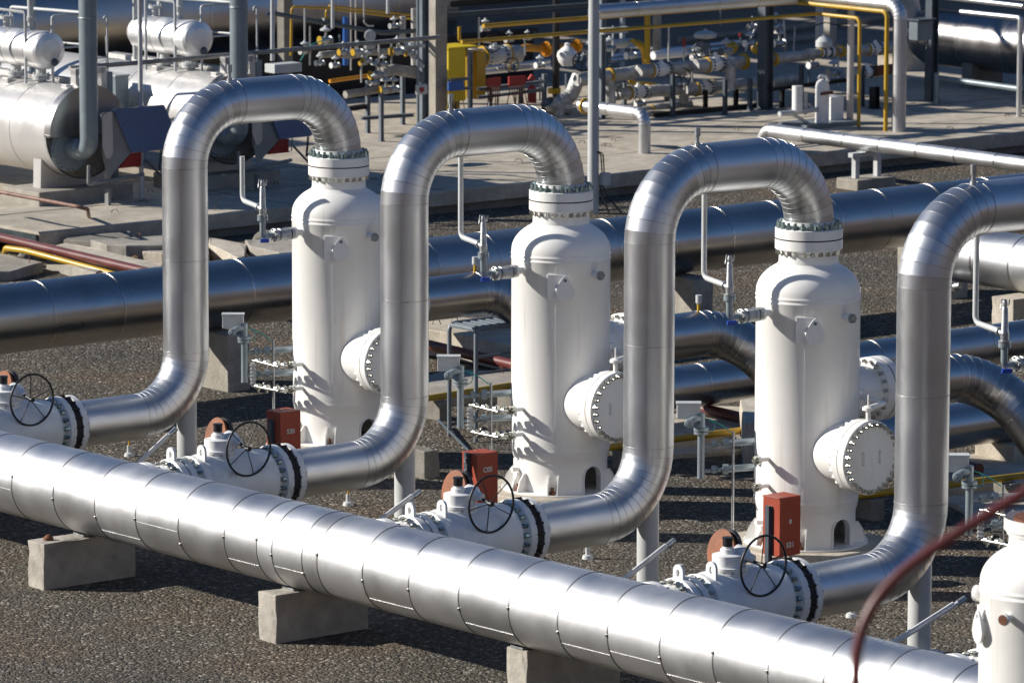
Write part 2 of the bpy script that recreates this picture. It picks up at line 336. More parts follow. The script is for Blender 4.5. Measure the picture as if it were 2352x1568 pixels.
        ob = bpy.data.objects.new(name, me); COL.objects.link(ob)
        if parent is not None: ob.parent = parent; ob['_o'] = tuple(o0)
        else: ob.location = o0; ob['_o'] = tuple(o0)
        return ob
LONGA = []
BOLTS = {}
def bolt_set(parent, c, d, R, n, r, h, m, a0=0.1, stud=0.0, name='bolt'):      # every bolt an object of its own, one shared mesh
    key = (round(r, 4), round(h, 4), round(stud, 4), m.name)
    if key not in BOLTS:
        b = MB(); b.lathe((0, 0, 0), UP, [(0, r), (h, r)], 6, False, True, sharp=.1)
        for k in range(len(b.sm)): b.sm[k] = False
        if stud: b.lathe((0, 0, h), UP, [(0, r * .55), (stud, r * .55)], 8, False, True)
        t = b.build(name, m); BOLTS[key] = t.data; bpy.data.objects.remove(t)
    u, w, d = basis(d); c = V(c) - V(parent['_o'])
    for k in range(n):
        a = a0 + 2 * pi * k / n; o = bpy.data.objects.new(name, BOLTS[key]); COL.objects.link(o); o.parent = parent
        q = UP.rotation_difference(d) @ Matrix.Rotation(random.uniform(0, 1), 3, 'Z').to_quaternion()
        o.rotation_mode = 'QUATERNION'; o.rotation_quaternion = q; o.location = c + (u * cos(a) + w * sin(a)) * R

def tag(o, label=None, cat=None, group=None, kind=None):
    if label: o['label'] = label
    if cat: o['category'] = cat
    if group: o['group'] = group
    if kind: o['kind'] = kind
    return o
def root(name, loc, label, cat, group=None):
    o = bpy.data.objects.new(name, None); o.empty_display_size = 0.2; o.location = loc; COL.objects.link(o); o['_o'] = tuple(loc)
    return tag(o, label, cat, group)
def copy_tree(o, parent=None, skip=()):
    c = o.copy(); COL.objects.link(c); c.parent = parent
    for ch in list(o.children):
        if ch.name.split('.')[0] not in skip: copy_tree(ch, c, skip)
    return c
def struct(o): return tag(o, kind='structure')

# ---------------------------------------------------------------- ground, hill, yard
def ground_h(x, y):
    d = V((x, y)) - V((CAM.x, CAM.y)); a = d.dot(V((FH.x, FH.y)))
    return (38 - a) if a < 38 else 0.0
def make_ground():
    bm = bmesh.new(); bmesh.ops.create_grid(bm, x_segments=150, y_segments=150, size=1)
    for v in bm.verts:
        s = lambda t: math.copysign((abs(t) ** 2.2) * 900 + abs(t) * 60, t)
        x, y = s(v.co.x), s(v.co.y); a = (V((x, y)) - V((CAM.x, CAM.y))).dot(V((FH.x, FH.y)))
        z = 0.0
        if a < 36:
            k = 36 - a; z = min(0.285 * k, 60) * (1 - math.exp(-k / 6)) + (noise.noise(V((x * .02, y * .02, 0))) * min(k * .04, 6))
            z = max(z, -0.02)
        rr = sqrt((x - 20) ** 2 + (y - 20) ** 2)
        if rr > 125: z = max(z, min((rr - 125) * 0.30, 95) * (0.8 + 0.35 * noise.noise(V((x * .006, y * .006, 3)))))
        v.co = V((x, y, z))
    me = bpy.data.meshes.new('ground'); bm.to_mesh(me); bm.free()
    for p in me.polygons: p.use_smooth = True
    o = bpy.data.objects.new('ground', me); COL.objects.link(o); me.materials.append(M['gravel']); me.materials.append(M['hill'])
    for p in me.polygons:
        c = p.center
        if c.z > 2.5 or sqrt((c.x - 20) ** 2 + (c.y - 20) ** 2) > 120: p.material_index = 1
    struct(o)
make_ground()

ZP = 0.42      # top of the long concrete platform
def stepslab(name, x0, x1, y0, y1, z0, z1, m, bx=6, chip=0.02):   # slab with a slightly ragged front edge
    b = MB(); n = max(2, int((x1 - x0) / 0.5)); vs = []
    for i in range(n + 1):
        x = x0 + (x1 - x0) * i / n; e = random.uniform(-chip, chip); zt = z1 + random.uniform(-chip, chip) * .4
        vs += [(x, y0 + e, z0), (x, y0 + e, zt - .03), (x, y0 + e + .03, zt), (x, y1, z1), (x, y1, z0)]
    fs = []
    for i in range(n):
        for k in range(5): fs.append((i * 5 + k, (i + 1) * 5 + k, (i + 1) * 5 + (k + 1) % 5, i * 5 + (k + 1) % 5))
    fs += [(4, 3, 2, 1, 0), tuple(n * 5 + k for k in range(5))]
    b.add(vs, [f[::-1] for f in fs]); return b.build(name, m)
p = stepslab('platform_slab', 7.6, 60, 22.0, 34.5, 0.16, ZP, M['slab']); struct(p)
b = MB(); b.box2((9.6, 22.12, -0.3), (60, 34.3, 0.158)); struct(b.build('platform_footing', M['concd']))
b = MB(); b.box2((4, 24.2, -.3), (7.58, 34, ZP - .03)); struct(b.build('platform_slab', M['slab']))
b = MB(); b.box2((7.55, 22.02, .17), (7.598, 24.1, ZP - .05)); struct(b.build('broken_slab_edge', M['darkedge']))  # thin dark strip along the left slab edge
b = MB(); b.box2((-10, 34.52, -0.3), (120, 140, 0.012)); struct(b.build('yard_pavement', M['pave']))
# joints of the platform slabs: shallow dark grooves modelled as thin strips of grout
b = MB()
for x in (12.9, 16.1, 19.3, 22.5, 25.7, 28.9, 32.1): b.box2((x, 22.06, ZP - .01), (x + .025, 34.4, ZP + .004))
for y in (24.1, 26.4): b.box2((7.7, y, ZP - .01), (59, y + .02, ZP + .0055))
struct(b.build('slab_joints', M['concd']))
b = MB()
for x, y in [(random.uniform(8, 34), random.uniform(22.3, 26)) for _ in range(46)]:
    a = random.uniform(0, pi); b.run([(x, y, ZP), (x + .03 * cos(a), y + .03 * sin(a), ZP + .05), (x + .12 * cos(a), y + .12 * sin(a), ZP + .05), (x + .15 * cos(a), y + .15 * sin(a), ZP)], .007, seg=5)
tag(b.build('lifting_loops', M['rust']), 'small rusty rebar loops scattered over the concrete platform top', 'rebar loops', kind='stuff')

# ---------------------------------------------------------------- big insulated header in front
HX, HZ, HR = -6.93, 1.0, 0.455
def ylat(px, X=-7.3, z=0.8):
    y = 0.0
    for _ in range(20): y += (px - sx((X, y, z))) / ((sx((X, y + .1, z)) - sx((X, y, z))) / .1)
    return y
seams = [41.7, 137, 232, 326, 424, 529.6, 604, 639, 708, 743, 847.6, 953.5, 1068, 1183, 1295.5, 1410, 1530, 1651.7, 1778, 1905, 2035, 2178]
ys = sorted([ylat(s) for s in seams]); ys = [ys[0] - .86 * k for k in range(9, 0, -1)] + ys + [ys[-1] + .74 * k for k in range(1, 26)]
b = MB(); prevy = ys[0] - .8; n_seg = 64
def header_panels():
    rings = []
    yy = [prevy] + ys
    for i in range(len(yy) - 1):
        y0, y1 = yy[i], yy[i + 1]; pv = random.random(); seg = n_seg; base = len(b.v)
        prof = [(y0, HR + .005), (y0 + .015, HR + .005), (y0 + .015, HR), (y1, HR)]
        for t, r in prof:
            for k in range(seg):
                a = 2 * pi * k / seg; b.v.append((HX + r * cos(a), t, HZ + r * sin(a)))
        for q in range(3):
            for k in range(seg):
                b.f.append((base + q * seg + k, base + (q + 1) * seg + k, base + (q + 1) * seg + (k + 1) % seg, base + q * seg + (k + 1) % seg)); b.sm.append(True); b.mi.append(1 if q < 2 else 0); b.pv.append(pv)
        for q in range(4):
            for k in range(seg): b.sharp.add((base + q * seg + k, base + q * seg + (k + 1) % seg))
        # lap joint along the sheet, on the camera side
        if y1 - y0 > .5 and random.random() < .62:
            a = random.choice([pi + .36, pi + .48, pi + .1, pi + .62]); c = V((HX + (HR + .002) * cos(a), (y0 + y1) / 2 + .01, HZ + (HR + .002) * sin(a)))
            b.box(c, (y1 - y0 - .03, .005, .003), ax=((0, 1, 0), (-sin(a), 0, cos(a)), (cos(a), 0, sin(a))), mi=1)
        a = pi + random.uniform(-.25, .5); b.box((HX + (HR + .008) * cos(a), y0 + .012, HZ + (HR + .008) * sin(a)), (.02, .026, .012), ax=((0, 1, 0), (-sin(a), 0, cos(a)), (cos(a), 0, sin(a))), mi=2)
header_panels()
hd = b.build('insulated_header_pipe', [M['clad2'], M['seam'], M['seaml']], loc=(HX, 0, 0))
tag(hd, 'biggest bright silver insulated pipe running diagonally across the foreground on low concrete blocks', 'pipe')
# low concrete blocks under it
def concrete_block(name, x0, x1, y0, y1, z1, m, label, group=None, plate=None, z0=-.1):
    o = root(name, ((x0 + x1) / 2, (y0 + y1) / 2, 0), label, 'concrete block', group)
    bb = MB(); bb.box2((x0, y0, z0), (x1, y1, z1), bev=.016)
    bm = bmesh.new(); vv = [bm.verts.new(p) for p in bb.v]
    for f in bb.f: bm.faces.new([vv[i] for i in f])
    bmesh.ops.remove_doubles(bm, verts=bm.verts[:], dist=.0005); bmesh.ops.subdivide_edges(bm, edges=bm.edges[:], cuts=4, use_grid_fill=True)
    cx, cy = (x0 + x1) / 2, (y0 + y1) / 2
    for v in bm.verts:
        n1 = noise.noise(v.co * 5.0); edge = (abs(v.co.x - cx) > (x1 - x0) / 2 - .03) + (abs(v.co.y - cy) > (y1 - y0) / 2 - .03) + (v.co.z > z1 - .03)
        k = .004 + (.022 if edge >= 2 and n1 > .12 else 0); v.co += (V((cx, cy, z1 / 2)) - v.co).normalized() * k * abs(n1) * 2
    bm.verts.index_update(); bb = MB(); bb.add([v.co.copy() for v in bm.verts], [tuple(v.index for v in f.verts) for f in bm.faces]); bm.free(); bb.build('block', m, o)
    if plate:
        pb = MB(); pb.box2(plate[0], plate[1], bev=.004); pb.build('bearing_plate', M['galv'], o)
    return o
hb = [('low concrete block under the left end of the foreground header pipe', 100.7, 1355), ('low concrete block under the middle of the foreground header pipe, right of the leftmost one', 633.7, 1478), ('cut-off concrete block at the bottom edge under the foreground header pipe', 1208.7, 1612)]
g = 'concrete blocks under the foreground header'
for lab, x, y in hb:
    c = gz(x, y); concrete_block('concrete_block', c.x, c.x + 1.27, c.y, c.y + .32, .53, M['block'], lab, g, ((HX - .16, c.y + .06, .53), (HX + .16, c.y + .26, .556)))
b = MB(); b.lathe((-7.5, gz(100.7, 1355).y + .16, .53), UP, [(0, .06), (.03, .055), (.06, .02)], 12); tag(b.build('anchor_nut', M['rust']), 'small bolt head sitting on the leftmost foreground concrete block', 'bolt')

# ---------------------------------------------------------------- filter vessel (built once at the origin, then copied)
VP = [(0.06, 4.29), (0.06, -0.09), (0.06, -4.48), (0.06, -8.86)]
DCAM = V((-FH.x, -FH.y, 0))
def az(deg): a = radians(deg); return V((DCAM.x * cos(a) - DCAM.y * sin(a), DCAM.x * sin(a) + DCAM.y * cos(a), 0))   # + = towards image right
def bool_cut(o, cutter):
    md = o.modifiers.new('cut', 'BOOLEAN'); md.object = cutter; md.operation = 'DIFFERENCE'; md.solver = 'EXACT'
    bpy.context.view_layer.update()
    dg = bpy.context.evaluated_depsgraph_get(); me = bpy.data.meshes.new_from_object(o.evaluated_get(dg))
    o.modifiers.remove(md); o.data = me; bpy.data.objects.remove(cutter)
def make_vessel():
    R = root('filter_vessel', (0, 0, .25), '', 'pressure vessel')
    b = MB()
    # skirt with an arched access opening (a wall of real thickness, cut through)
    b.lathe((0, 0, 0), UP, [(.27, .57), (.64, .57), (.66, .578)], 96, False, False)
    b.lathe((0, 0, 0), UP, [(.66, .548), (.27, .548)], 96, False, False)
    b.v = b.v; 
    b2 = MB(); pr_ = [(.27, .545), (.27, .572), (.66, .572), (.66, .545), (.27, .545)]
    b2.lathe((0, 0, 0), UP, pr_, 96, False, False)
    sk = b2.build('skirt', M['white'], R)
    d = az(42); t = V((-d.y, d.x, 0)); pts = []
    w, h0, h1 = .135, .262, .45
    arch = [(-w, h0 - .1), (w, h0 - .1)] + [(w * cos(a), h1 + w * sin(a)) for a in [pi * k / 12 for k in range(13)]]
    cb = MB(); cb.prism([d * .3 + t * x + UP * z for x, z in arch], d * .5)
    cu = cb.build('cutter', M['white']); bool_cut(sk, cu)
    # frame sleeve round the opening
    fb = MB(); n = len(arch); ring = [(-w, h0)] + [(-w * cos(a), h1 + w * sin(a)) for a in [pi * k / 14 for k in range(15)]] + [(w, h0)]
    for i in range(len(ring) - 1):
        (xa, za), (xb, zb) = ring[i], ring[i + 1]
        k = 1.10; ka = [(xa, za), (xb, zb), (xb * k, h1 + (zb - h1) * (k if zb > h1 else 1)), (xa * k, h1 + (za - h1) * (k if za > h1 else 1))]
        fb.prism([d * .50 + t * x + UP * z for x, z in ka], d * .085)
    fb.build('access_frame', M['white'], R)
    # shell with dished head
    b = MB(); prof = [(.655, .580), (.70, .592), (.735, .60), (.76, .601), (.775, .605), (.79, .601), (.82, .60), (3.07, .60), (3.077, .606), (3.09, .606), (3.097, .60), (3.12, .60), (3.127, .606), (3.14, .606), (3.147, .60), (3.17, .60)]
    for k in range(1, 15):
        a = k / 15 * pi / 2 * .98; prof.append((3.17 + .385 * sin(a), .60 * cos(a)))
    prof = [p for p in prof if p[1] > .33] + [(3.515, .335)]
    b.lathe((0, 0, 0), UP, prof, 96, True, True, sharp=.75)
    b.build('shell', M['white'], R)
    b = MB()                                          # weld seam up the shell
    for a_, z0, z1 in ((-6, .84, 3.08), (70, .84, 2.0)):
        e = az(a_); b.box(e * .6005 + UP * (z0 + z1) / 2, (z1 - z0, .012, .004), ax=(UP, UP.cross(e), e))
    b.build('weld_seam', M['white'], R)
    b = MB(); b.lathe((0, 0, 0), UP, [(3.46, .345), (3.60, .34), (3.62, .36), (3.64, .365), (3.665, .388), (3.775, .388)], 64, True, False, sharp=.4); b.build('top_nozzle', M['white'], R)
    bolt_set(R, (0, 0, 3.665), -UP, .352, 24, .032, .062, m=M['bolt'], name='nut')
    b = MB(); b.cyl((0, 0, 3.772), (0, 0, 3.79), .380, seg=64); b.build('gasket', M['gasket'], R)
    b = MB(); b.lathe((0, 0, 0), UP, [(3.79, .388), (3.895, .388), (3.90, .38), (3.915, .315), (3.98, .30)], 64, False, True, sharp=.4); b.build('upper_flange', M['white'], R)
    bolt_set(R, (0, 0, 3.897), UP, .347, 24, .035, .055, stud=.03, m=M['boltg'], name='bolt')
    # rusty bore seen when the flange is open
    b = MB(); b.cyl((0, 0, 3.74), (0, 0, 3.777), .30, seg=40); b.build('bore', M['rust'], R)
    # lifting lug: pad on the shell and teardrop plate
    e = az(4); t = UP.cross(e); b = MB()
    ep = az(-5); tp = UP.cross(ep)
    b.box(ep * .60 + UP * 2.80, (.24, .02, .30), ax=(tp, ep, UP), bev=.009)
    b.cyl(az(0) * .55 + UP * 2.76, az(3) * .65 + UP * 2.76, .09, seg=24)
    b.cyl(e * .669 + UP * 2.885, e * .672 + UP * 2.885, .020, seg=14, mi=1)
    tear = []
    for k in range(25):
        a = -pi / 2 - .0 + 2 * pi * k / 24
        up_ = sin(a); rr = .115 if up_ < .1 else .115 - .052 * up_
        tear.append((cos(a) * rr, (2.75 + .12 * sin(a)) if up_ < 0 else 2.75 + sin(a) * .19))
    b.prism([e * .648 + t * x + UP * z for x, z in tear[:-1]], e * .022)
    b.build('lifting_lug', [M['white'], M['steelm']], R)
    # capped nozzle on the right
    e = V((0, -1, 0)); o = e * .56 + UP * 2.93; b = MB(); b.lathe(o, e, [(0, .035), (.13, .035), (.135, .058), (.165, .058)], 20); nz = b.build('side_nozzle', M['white'], R)
    b = MB(); b.lathe(o + e * .167, e, [(0, .055), (.02, .055), (.022, .03), (.03, .03)], 20); b.bolts(o + e * .187, e, .042, 6, .011, .018); b.build('nozzle_cap', M['galv'], nz)
    # nozzle on the left (the one the vent branch joins)
    e = az(-50); o = e * .56 + UP * 2.97
    b = MB(); b.lathe(o, e, [(0, .042), (.13, .042), (.15, .075), (.19, .075)], 24); nz = b.build('vent_nozzle', M['white'], R)
    bolt_set(nz, o + e * .15, -e, .06, 8, .010, .014, m=M['bolt'], name='nut')
    # two small level nozzles
    for z in (1.28, .97):
        o = e * .56 + UP * z; b = MB(); b.lathe(o, e, [(0, .026), (.17, .026), (.175, .05), (.20, .05)], 20)
        nz = b.build('level_nozzle', M['white'], R); b = MB(); b.lathe(o + e * .202, e, [(0, .052), (.03, .052), (.032, .03), (.06, .028)], 20); b.bolts(o + e * .232, e, .04, 6, .011, .02); b.build('bolt_ring', M['bolt'], nz)
    # manway facing -Y
    e = V((0, -1, 0)); o = UP * 1.37
    b = MB(); b.lathe(o, e, [(.45, .36), (.60, .36), (.78, .345), (.80, .36), (.83, .36), (.86, .425), (.95, .428), (.955, .422)], 64, False, True, sharp=.4)
    mw = b.build('manway', M['white'], R)
    bolt_set(mw, o + e * .845, -e, .395, 28, .022, .045, m=M['white'], name='nut')
    b = MB(); b.lathe(o, e, [(.965, .422), (.968, .428), (1.06, .428), (1.07, .42)], 64, True, True, sharp=.4); cv = b.build('manway_cover', M['white'], mw)
    bolt_set(mw, o + e * 1.07, e, .385, 28, .026, .045, stud=.03, m=M['bolt'], name='bolt')
    b = MB()
    for xx in (-.13, .13): b.run([o + e * 1.06 + V((xx, 0, .07)), o + e * 1.10 + V((xx, 0, .07)), o + e * 1.10 + V((xx, 0, -.07)), o + e * 1.06 + V((xx, 0, -.07))], .008, seg=8)
    b.build('cover_handle', M['white'], mw)
    b = MB(); q = o + e * 1.02
    b.cyl(q + UP * .43, q + UP * .56, .028, seg=12); b.cyl(q + UP * .52, q + UP * .72, .010, seg=8); b.lathe(q + UP * .545, UP, [(0, .07), (.03, .07), (.05, .04)], 16)
    b.run([q + UP * .565, q + UP * .575 + V((.25, .0, .02)), V((.50, -.55, 1.93)), V((.50, -.30, 1.93))], .032, R=.1, seg=14, smooth_bend=True, gores=6)
    b.cyl((.50, -.36, 1.80), (.50, -.36, 2.02), .04, seg=14)
    b.build('davit_arm', M['white'], mw)
    # outlet nozzle at the back (+X)
    e = V((1, 0, 0)); o = UP * 1.92
    b = MB(); b.lathe(o, e, [(.45, .31), (.78, .31), (.90, .285), (.93, .285), (.96, .375), (1.06, .378)], 56, False, True, sharp=.4); on = b.build('outlet_nozzle', M['white'], R)
    bolt_set(on, o + e * .96, -e, .335, 20, .026, .05, m=M['bolt'], name='nut')
    b = MB(); b.lathe(o, e, [(1.064, .370), (1.078, .370)], 48); b.build('gasket', M['gasket'], on)
    b = MB(); b.lathe(o, e, [(1.08, .378), (1.18, .375), (1.19, .33), (1.25, .30)], 56, True, True, sharp=.4); b.build('mating_flange', M['white'], on)
    # base ring, anchor chairs, drain stub
    b = MB(); b.lathe((0, 0, .252), UP, [(0, .72), (.018, .72)], 64); b.build('base_ring', M['white'], R)
    for deg in (-99, -54, -9, 81, 126, 171, 216):
        e = az(deg); t = UP.cross(e); b = MB()
        for k in (-1, 1):
            b.prism([e * .56 + t * k * .058 + UP * .27, e * .70 + t * k * .058 + UP * .27, e * .66 + t * k * .058 + UP * .40, e * .60 + t * k * .058 + UP * .49, e * .56 + t * k * .058 + UP * .49], t * .014)
        ch = b.build('anchor_chair', M['white'], R); b = MB(); b.lathe(e * .64 + UP * .27, UP, [(0, .035), (.035, .035), (.036, .018), (.09, .018)], 8); b.build('anchor_bolt', M['rust'], ch)
    e = az(-62); b = MB(); b.lathe(e * .55 + UP * .52, e, [(0, .03), (.12, .03)], 16); b.build('drain_stub', M['white'], R)
    return R
vessel = make_vessel()
vl = ['white filter vessel furthest left, under the arch of the leftmost silver pipe loop',
      'tall white filter vessel in the middle of the picture, second in the row',
      'white filter vessel right of centre with its round manway cover nearly all in view',
      'white filter vessel cut off by the right edge of the picture']
vg = 'row of white filter vessels'
vs_ = []
v5 = copy_tree(vessel, skip=('upper_flange', 'bolt', 'gasket', 'nut', 'manway'))
for i, (x, y) in enumerate(VP):
    o = vessel if i == 0 else copy_tree(vessel)
    o.location = (x, y, .25); tag(o, vl[i], 'pressure vessel', vg); vs_.append(o)
for o in vs_:
    for ch in list(o.children):
        if ch.name.startswith('bore'): bpy.data.objects.remove(ch)
for ch in list(v5.children):
    if ch.name.startswith(('vent_nozzle', 'level_nozzle', 'outlet_nozzle')): 
        for g_ in list(ch.children): bpy.data.objects.remove(g_)
        if not ch.name.startswith('vent'): bpy.data.objects.remove(ch)
v5.name = 'filter_vessel'; v5.location = (-9.0, -17.2, .25); v5.scale = (.925,) * 3; v5.rotation_euler = (0, 0, radians(-77))
tag(v5, 'smaller white vessel in the bottom right corner with rusty open top and hole', 'pressure vessel')
if 'group' in v5: del v5['group']
for ch in list(v5.children):
    if ch.name.startswith('side_nozzle'):
        for g_ in list(ch.children): bpy.data.objects.remove(g_)
        b = MB(); b.lathe((0, -.728, 2.93), (0, -1, 0), [(0, .048), (.004, .048)], 20); cp = b.build('rusty_bore', M['rust'], None); cp.location = (0, 0, 0)
        for vtx in cp.data.vertices: vtx.co.z -= .25
        cp.parent = ch
# pedestals
for i, (x, y) in enumerate(VP + [(-9.0, -17.2)]):
    b = MB(); b.lathe((x, y, -.2), UP, [(0, .98), (.43, .98), (.45, .955)], 8, a0=pi / 8, sharp=.1)
    for k in range(len(b.sm)): b.sm[k] = False
    lab = ['octagonal concrete plinth under the leftmost white vessel', 'octagonal concrete plinth under the middle white vessel', 'octagonal concrete plinth under the white vessel right of centre', 'octagonal concrete plinth under the vessel at the right edge', 'concrete plinth of the corner vessel at the bottom right'][i]
    tag(b.build('concrete_plinth', M['concl'], loc=(x, y, 0)), lab, 'concrete plinth', 'octagonal plinths under the vessels')

# ---------------------------------------------------------------- silver loops, one per vessel
PR = .285
def make_loop():
    R = root('insulated_pipe_loop', (-2.42, 0, 0), '', 'pipe loop')
    b = MB(); b.run([(-4.14, 0, .88), (-2.42, 0, .88), (-2.42, 0, 4.70), (0, 0, 4.70), (0, 0, 3.97)], PR, R=.76, gores=11, step=.93, bead=.0035, bw=.014, seg=56, long_seam=.005)
    b.build('cladding', [M['clad'], M['seam']], R)
    return R
LONGA[:] = [.3, 1.2, 2.0, 3.0, 4.4, 5.3]
ll = ['leftmost silver insulated pipe loop arching up and over to the first white vessel', 'silver insulated pipe loop arching to the middle white vessel, second from the left',
      'silver insulated pipe loop arching to the vessel right of centre, third from the left', 'silver insulated pipe loop nearest the right edge, its arch cut off by the picture edge']
loops = []
lp0 = None
for i, (x, y) in enumerate(VP):
    if lp0 is None: lp0 = make_loop(); o = lp0
    else: o = copy_tree(lp0)
    o.location = (-2.42 + x, y, 0); tag(o, ll[i], 'pipe loop', 'insulated loops over to the vessels'); loops.append(o)
for i, o in enumerate(loops):
    y = VP[i][1]; b = MB(); b.lathe((-1.72, 0, 4.97), UP, [(0, .035), (.03, .035), (.031, .022), (.10, .022), (.101, .034), (.20, .034)], 14)
    c = b.build('vent_cap', M['galv'], loc=(-2.42, 0, 0)); c.location = (0, 0, 0); c.parent = o
# posts under the elbows
for i, (x, y) in enumerate(VP):
    R = root('pipe_support_post', (x - 2.42, y, 0), ['pale grey round post under the elbow of the leftmost loop', 'pale grey round post under the elbow of the second loop from the left', 'pale grey round post under the elbow of the third loop from the left', 'pale grey round post under the elbow of the rightmost loop'][i], 'support post', 'posts under the loop elbows')
    b = MB(); b.cyl((x - 2.42, y, 0.02), (x - 2.42, y, 1.08), .125, seg=32); b.build('post', M['greyw'], R)
    b = MB(); b.box((x - 2.42, y, .01), (.4, .4, .03)); b.build('foot_plate', M['greyw'], R)
# slanting test pipes beside them
sp = [((322, 1062), (397, 991)), ((886, 1187), (957, 1134)), ((1462, 1309), (1540, 1247)), ((2078, 1462), (2208, 1379))]
for i, ((xa, ya), (xb, yb)) in enumerate(sp):
    Y = VP[i][1] - 1.25; a, c = gy(xa, ya, Y), gy(xb, yb, Y); d = (c - a).normalized(); a = a - d * .25
    R = root('sloping_tube', a, ['short galvanised tube sloping up beside the leftmost grey post', 'short galvanised tube sloping up beside the second grey post', 'short galvanised tube sloping up beside the third grey post', 'long galvanised tube sloping up beside the rightmost grey post'][i], 'tube', 'sloping tubes beside the posts')
    b = MB(); b.cyl(a, c, .022, seg=14); b.cyl(a + V((0, -.03, .05)), a + (c - a) * .86 + V((0, -.03, .05)), .016, seg=12); b.build('tube', M['whitev'], R)
    b = MB(); b.lathe(c - d * .06, d, [(0, .034), (.12, .034)], 8); b.build('end_cap', M['galv'], R)

# ---------------------------------------------------------------- ball valve between loop and header
def make_valve():
    R = root('ball_valve', (-5.2, 0, 0), '', 'valve')
    z = .88; X = V((-1, 0, 0)); o = V((-4.10, 0, z))
    b = MB()
    b.lathe(o, X, [(.0, .30), (.06, .305), (.07, .375), (.15, .378)], 56, True, True, sharp=.4)            # pipe-side flange
    b.lathe(o, X, [(.25, .378), (.33, .376), (.35, .34), (.37, .30), (.40, .30), (.43, .345), (.48, .35), (.50, .36), (.60, .375), (.75, .385), (1.32, .385), (1.40, .37), (1.42, .375), (1.48, .378), (1.50, .33), (1.55, .32), (1.58, .375), (1.66, .378)], 56, True, True, sharp=.4)
    b.lathe(o, X, [(1.69, .378), (1.77, .376), (1.80, .32), (1.98, .30), (2.02, .30), (2.05, .375), (2.14, .378), (2.15, .37), (2.5, .30)], 56, True, True, sharp=.4)
    b.build('valve_body', M['whitev'], R)
    b = MB(); b.lathe(o, X, [(.152, .362), (.248, .362)], 48); b.bolts(o + X * .145, X, .37, 20, .016, .112); b.build('insulating_gasket', M['gasket'], R)
    bolt_set(R, o + X * .33, X, .335, 20, .028, .07, stud=.03, m=M['boltg'], name='bolt'); bolt_set(R, o + X * .072, -X, .335, 20, .022, .03, m=M['boltg'], name='bolt')
    bolt_set(R, o + X * 1.50, X, .35, 20, .024, .05, m=M['bolt'], name='bolt'); bolt_set(R, o + X * 1.80, X, .345, 20, .026, .06, stud=.02, m=M['bolt'], name='bolt'); bolt_set(R, o + X * 2.05, -X, .345, 20, .024, .05, m=M['bolt'], name='bolt')
    for t_ in (1.36, 1.72):
        bb = MB(); w = .075
        pts = [(-w, 0), (w, 0)] + [(w * cos(a), .13 + w * sin(a)) for a in [pi * k / 10 for k in range(11)]]
        q = o + X * t_ + V((0, -.10 if t_ < 1.5 else .0, .30))
        hole = [(.028 * cos(a), .125 + .045 * sin(a)) for a in [2 * pi * k / 14 for k in range(14)]]
        # lug as a ring round its eye
        outer = [(-w, 0), (w, 0), (w, .07), (w, .13)] + [(w * cos(a), .14 + w * sin(a)) for a in [pi * k / 9 for k in range(1, 9)]] + [(-w, .13), (-w, .07)]
        for k in range(len(outer)):
            A, B = outer[k], outer[(k + 1) % len(outer)]
            def inn(p):
                dx, dz = p[0], p[1] - .125; L = max(1e-6, sqrt(dx * dx + dz * dz)); return (.026 * dx / L, .125 + .042 * dz / L)
            a1, b1 = inn(A), inn(B); ydir = V((0, 1, 0))
            bb.prism([q + ydir * A[0] + UP * A[1], q + ydir * B[0] + UP * B[1], q + ydir * b1[0] + UP * b1[1], q + ydir * a1[0] + UP * a1[1]], X * .03)
        bb.build('lifting_eye', M['whitev'], R)
    b = MB(); q = V((-5.17, 0, 0))
    b.lathe(q + UP * 1.14, UP, [(0, .20), (.07, .195), (.075, .205), (.10, .205), (.105, .185), (.12, .185), (.125, .195), (.155, .195), (.16, .16), (.275, .16), (.28, .145), (.29, .085), (.30, .08), (.335, .075), (.34, .055), (.36, .055)], 32, sharp=.4)
    bn = b.build('bonnet', M['whitev'], R)
    bolt_set(bn, q + UP * 1.24, UP, .178, 12, .018, .03, m=M['bolt'], name='bolt')
    b = MB(); b.lathe(q + UP * 1.495, UP, [(0, .052), (.08, .052), (.085, .058), (.10, .058)], 16); b.build('indicator_cap', M['black'], bn)
    b = MB(); b.lathe((-5.02, .02, 1.40), (.15, -1, -.1), [(0, .10), (.10, .095), (.16, .045), (.22, .04)], 20); b.cyl((-5.06, .1, 1.33), (-5.06, -.08, 1.33), .08, seg=20); gb = b.build('gearbox', M['whitev'], R)
    c = V((-5.0, -.36, 1.33))
    b = MB(); b.torus(c, (0, 1, 0), .312, .013, 56, 10)
    for k in range(5): a = .35 + 2 * pi * k / 5; b.cyl(c + V((0, .03, 0)), c + V((.312 * cos(a), 0, .312 * sin(a))), .006, seg=8)
    b.cyl(c + V((0, .28, .05)), c + V((0, -.02, 0)), .018, seg=12); b.lathe(c + V((0, .04, 0)), (0, -1, 0), [(0, .03), (.06, .03)], 12)
    b.build('handwheel', M['black'], R)
    e = V((-.93, .10, .22)).normalized(); b = MB(); b.lathe(V((-4.90, .34, 1.36)), e, [(0, .20), (.05, .228), (.06, .225), (.066, .02)], 40, sharp=.4); b.cyl((-4.90, .36, 1.36), (-5.0, .05, 1.33), .03, seg=10); b.build('primer_disc', [M['primer']], R)
    b = MB(); b.lathe(V((-4.90, .34, 1.36)) - e * .05, e, [(0, .232), (.055, .232)], 40); b.build('disc_rim', M['black'], R)
    e = V((-.25, -.75, .62)).normalized(); b = MB(); b.box((-4.86 - .3, -.36 + .07, 1.11), (.1, .09, .006), ax=(V((1, 0, 0)), V((0, .69, .72)), V((0, -.72, .69)))); b.build('name_plate', M['plate'], R)
    b = MB(); b.cyl((-6.6, 0, .88), (-6.93, 0, .95), .27, seg=40); b.build('branch_pipe', M['clad2'], R)
    return R
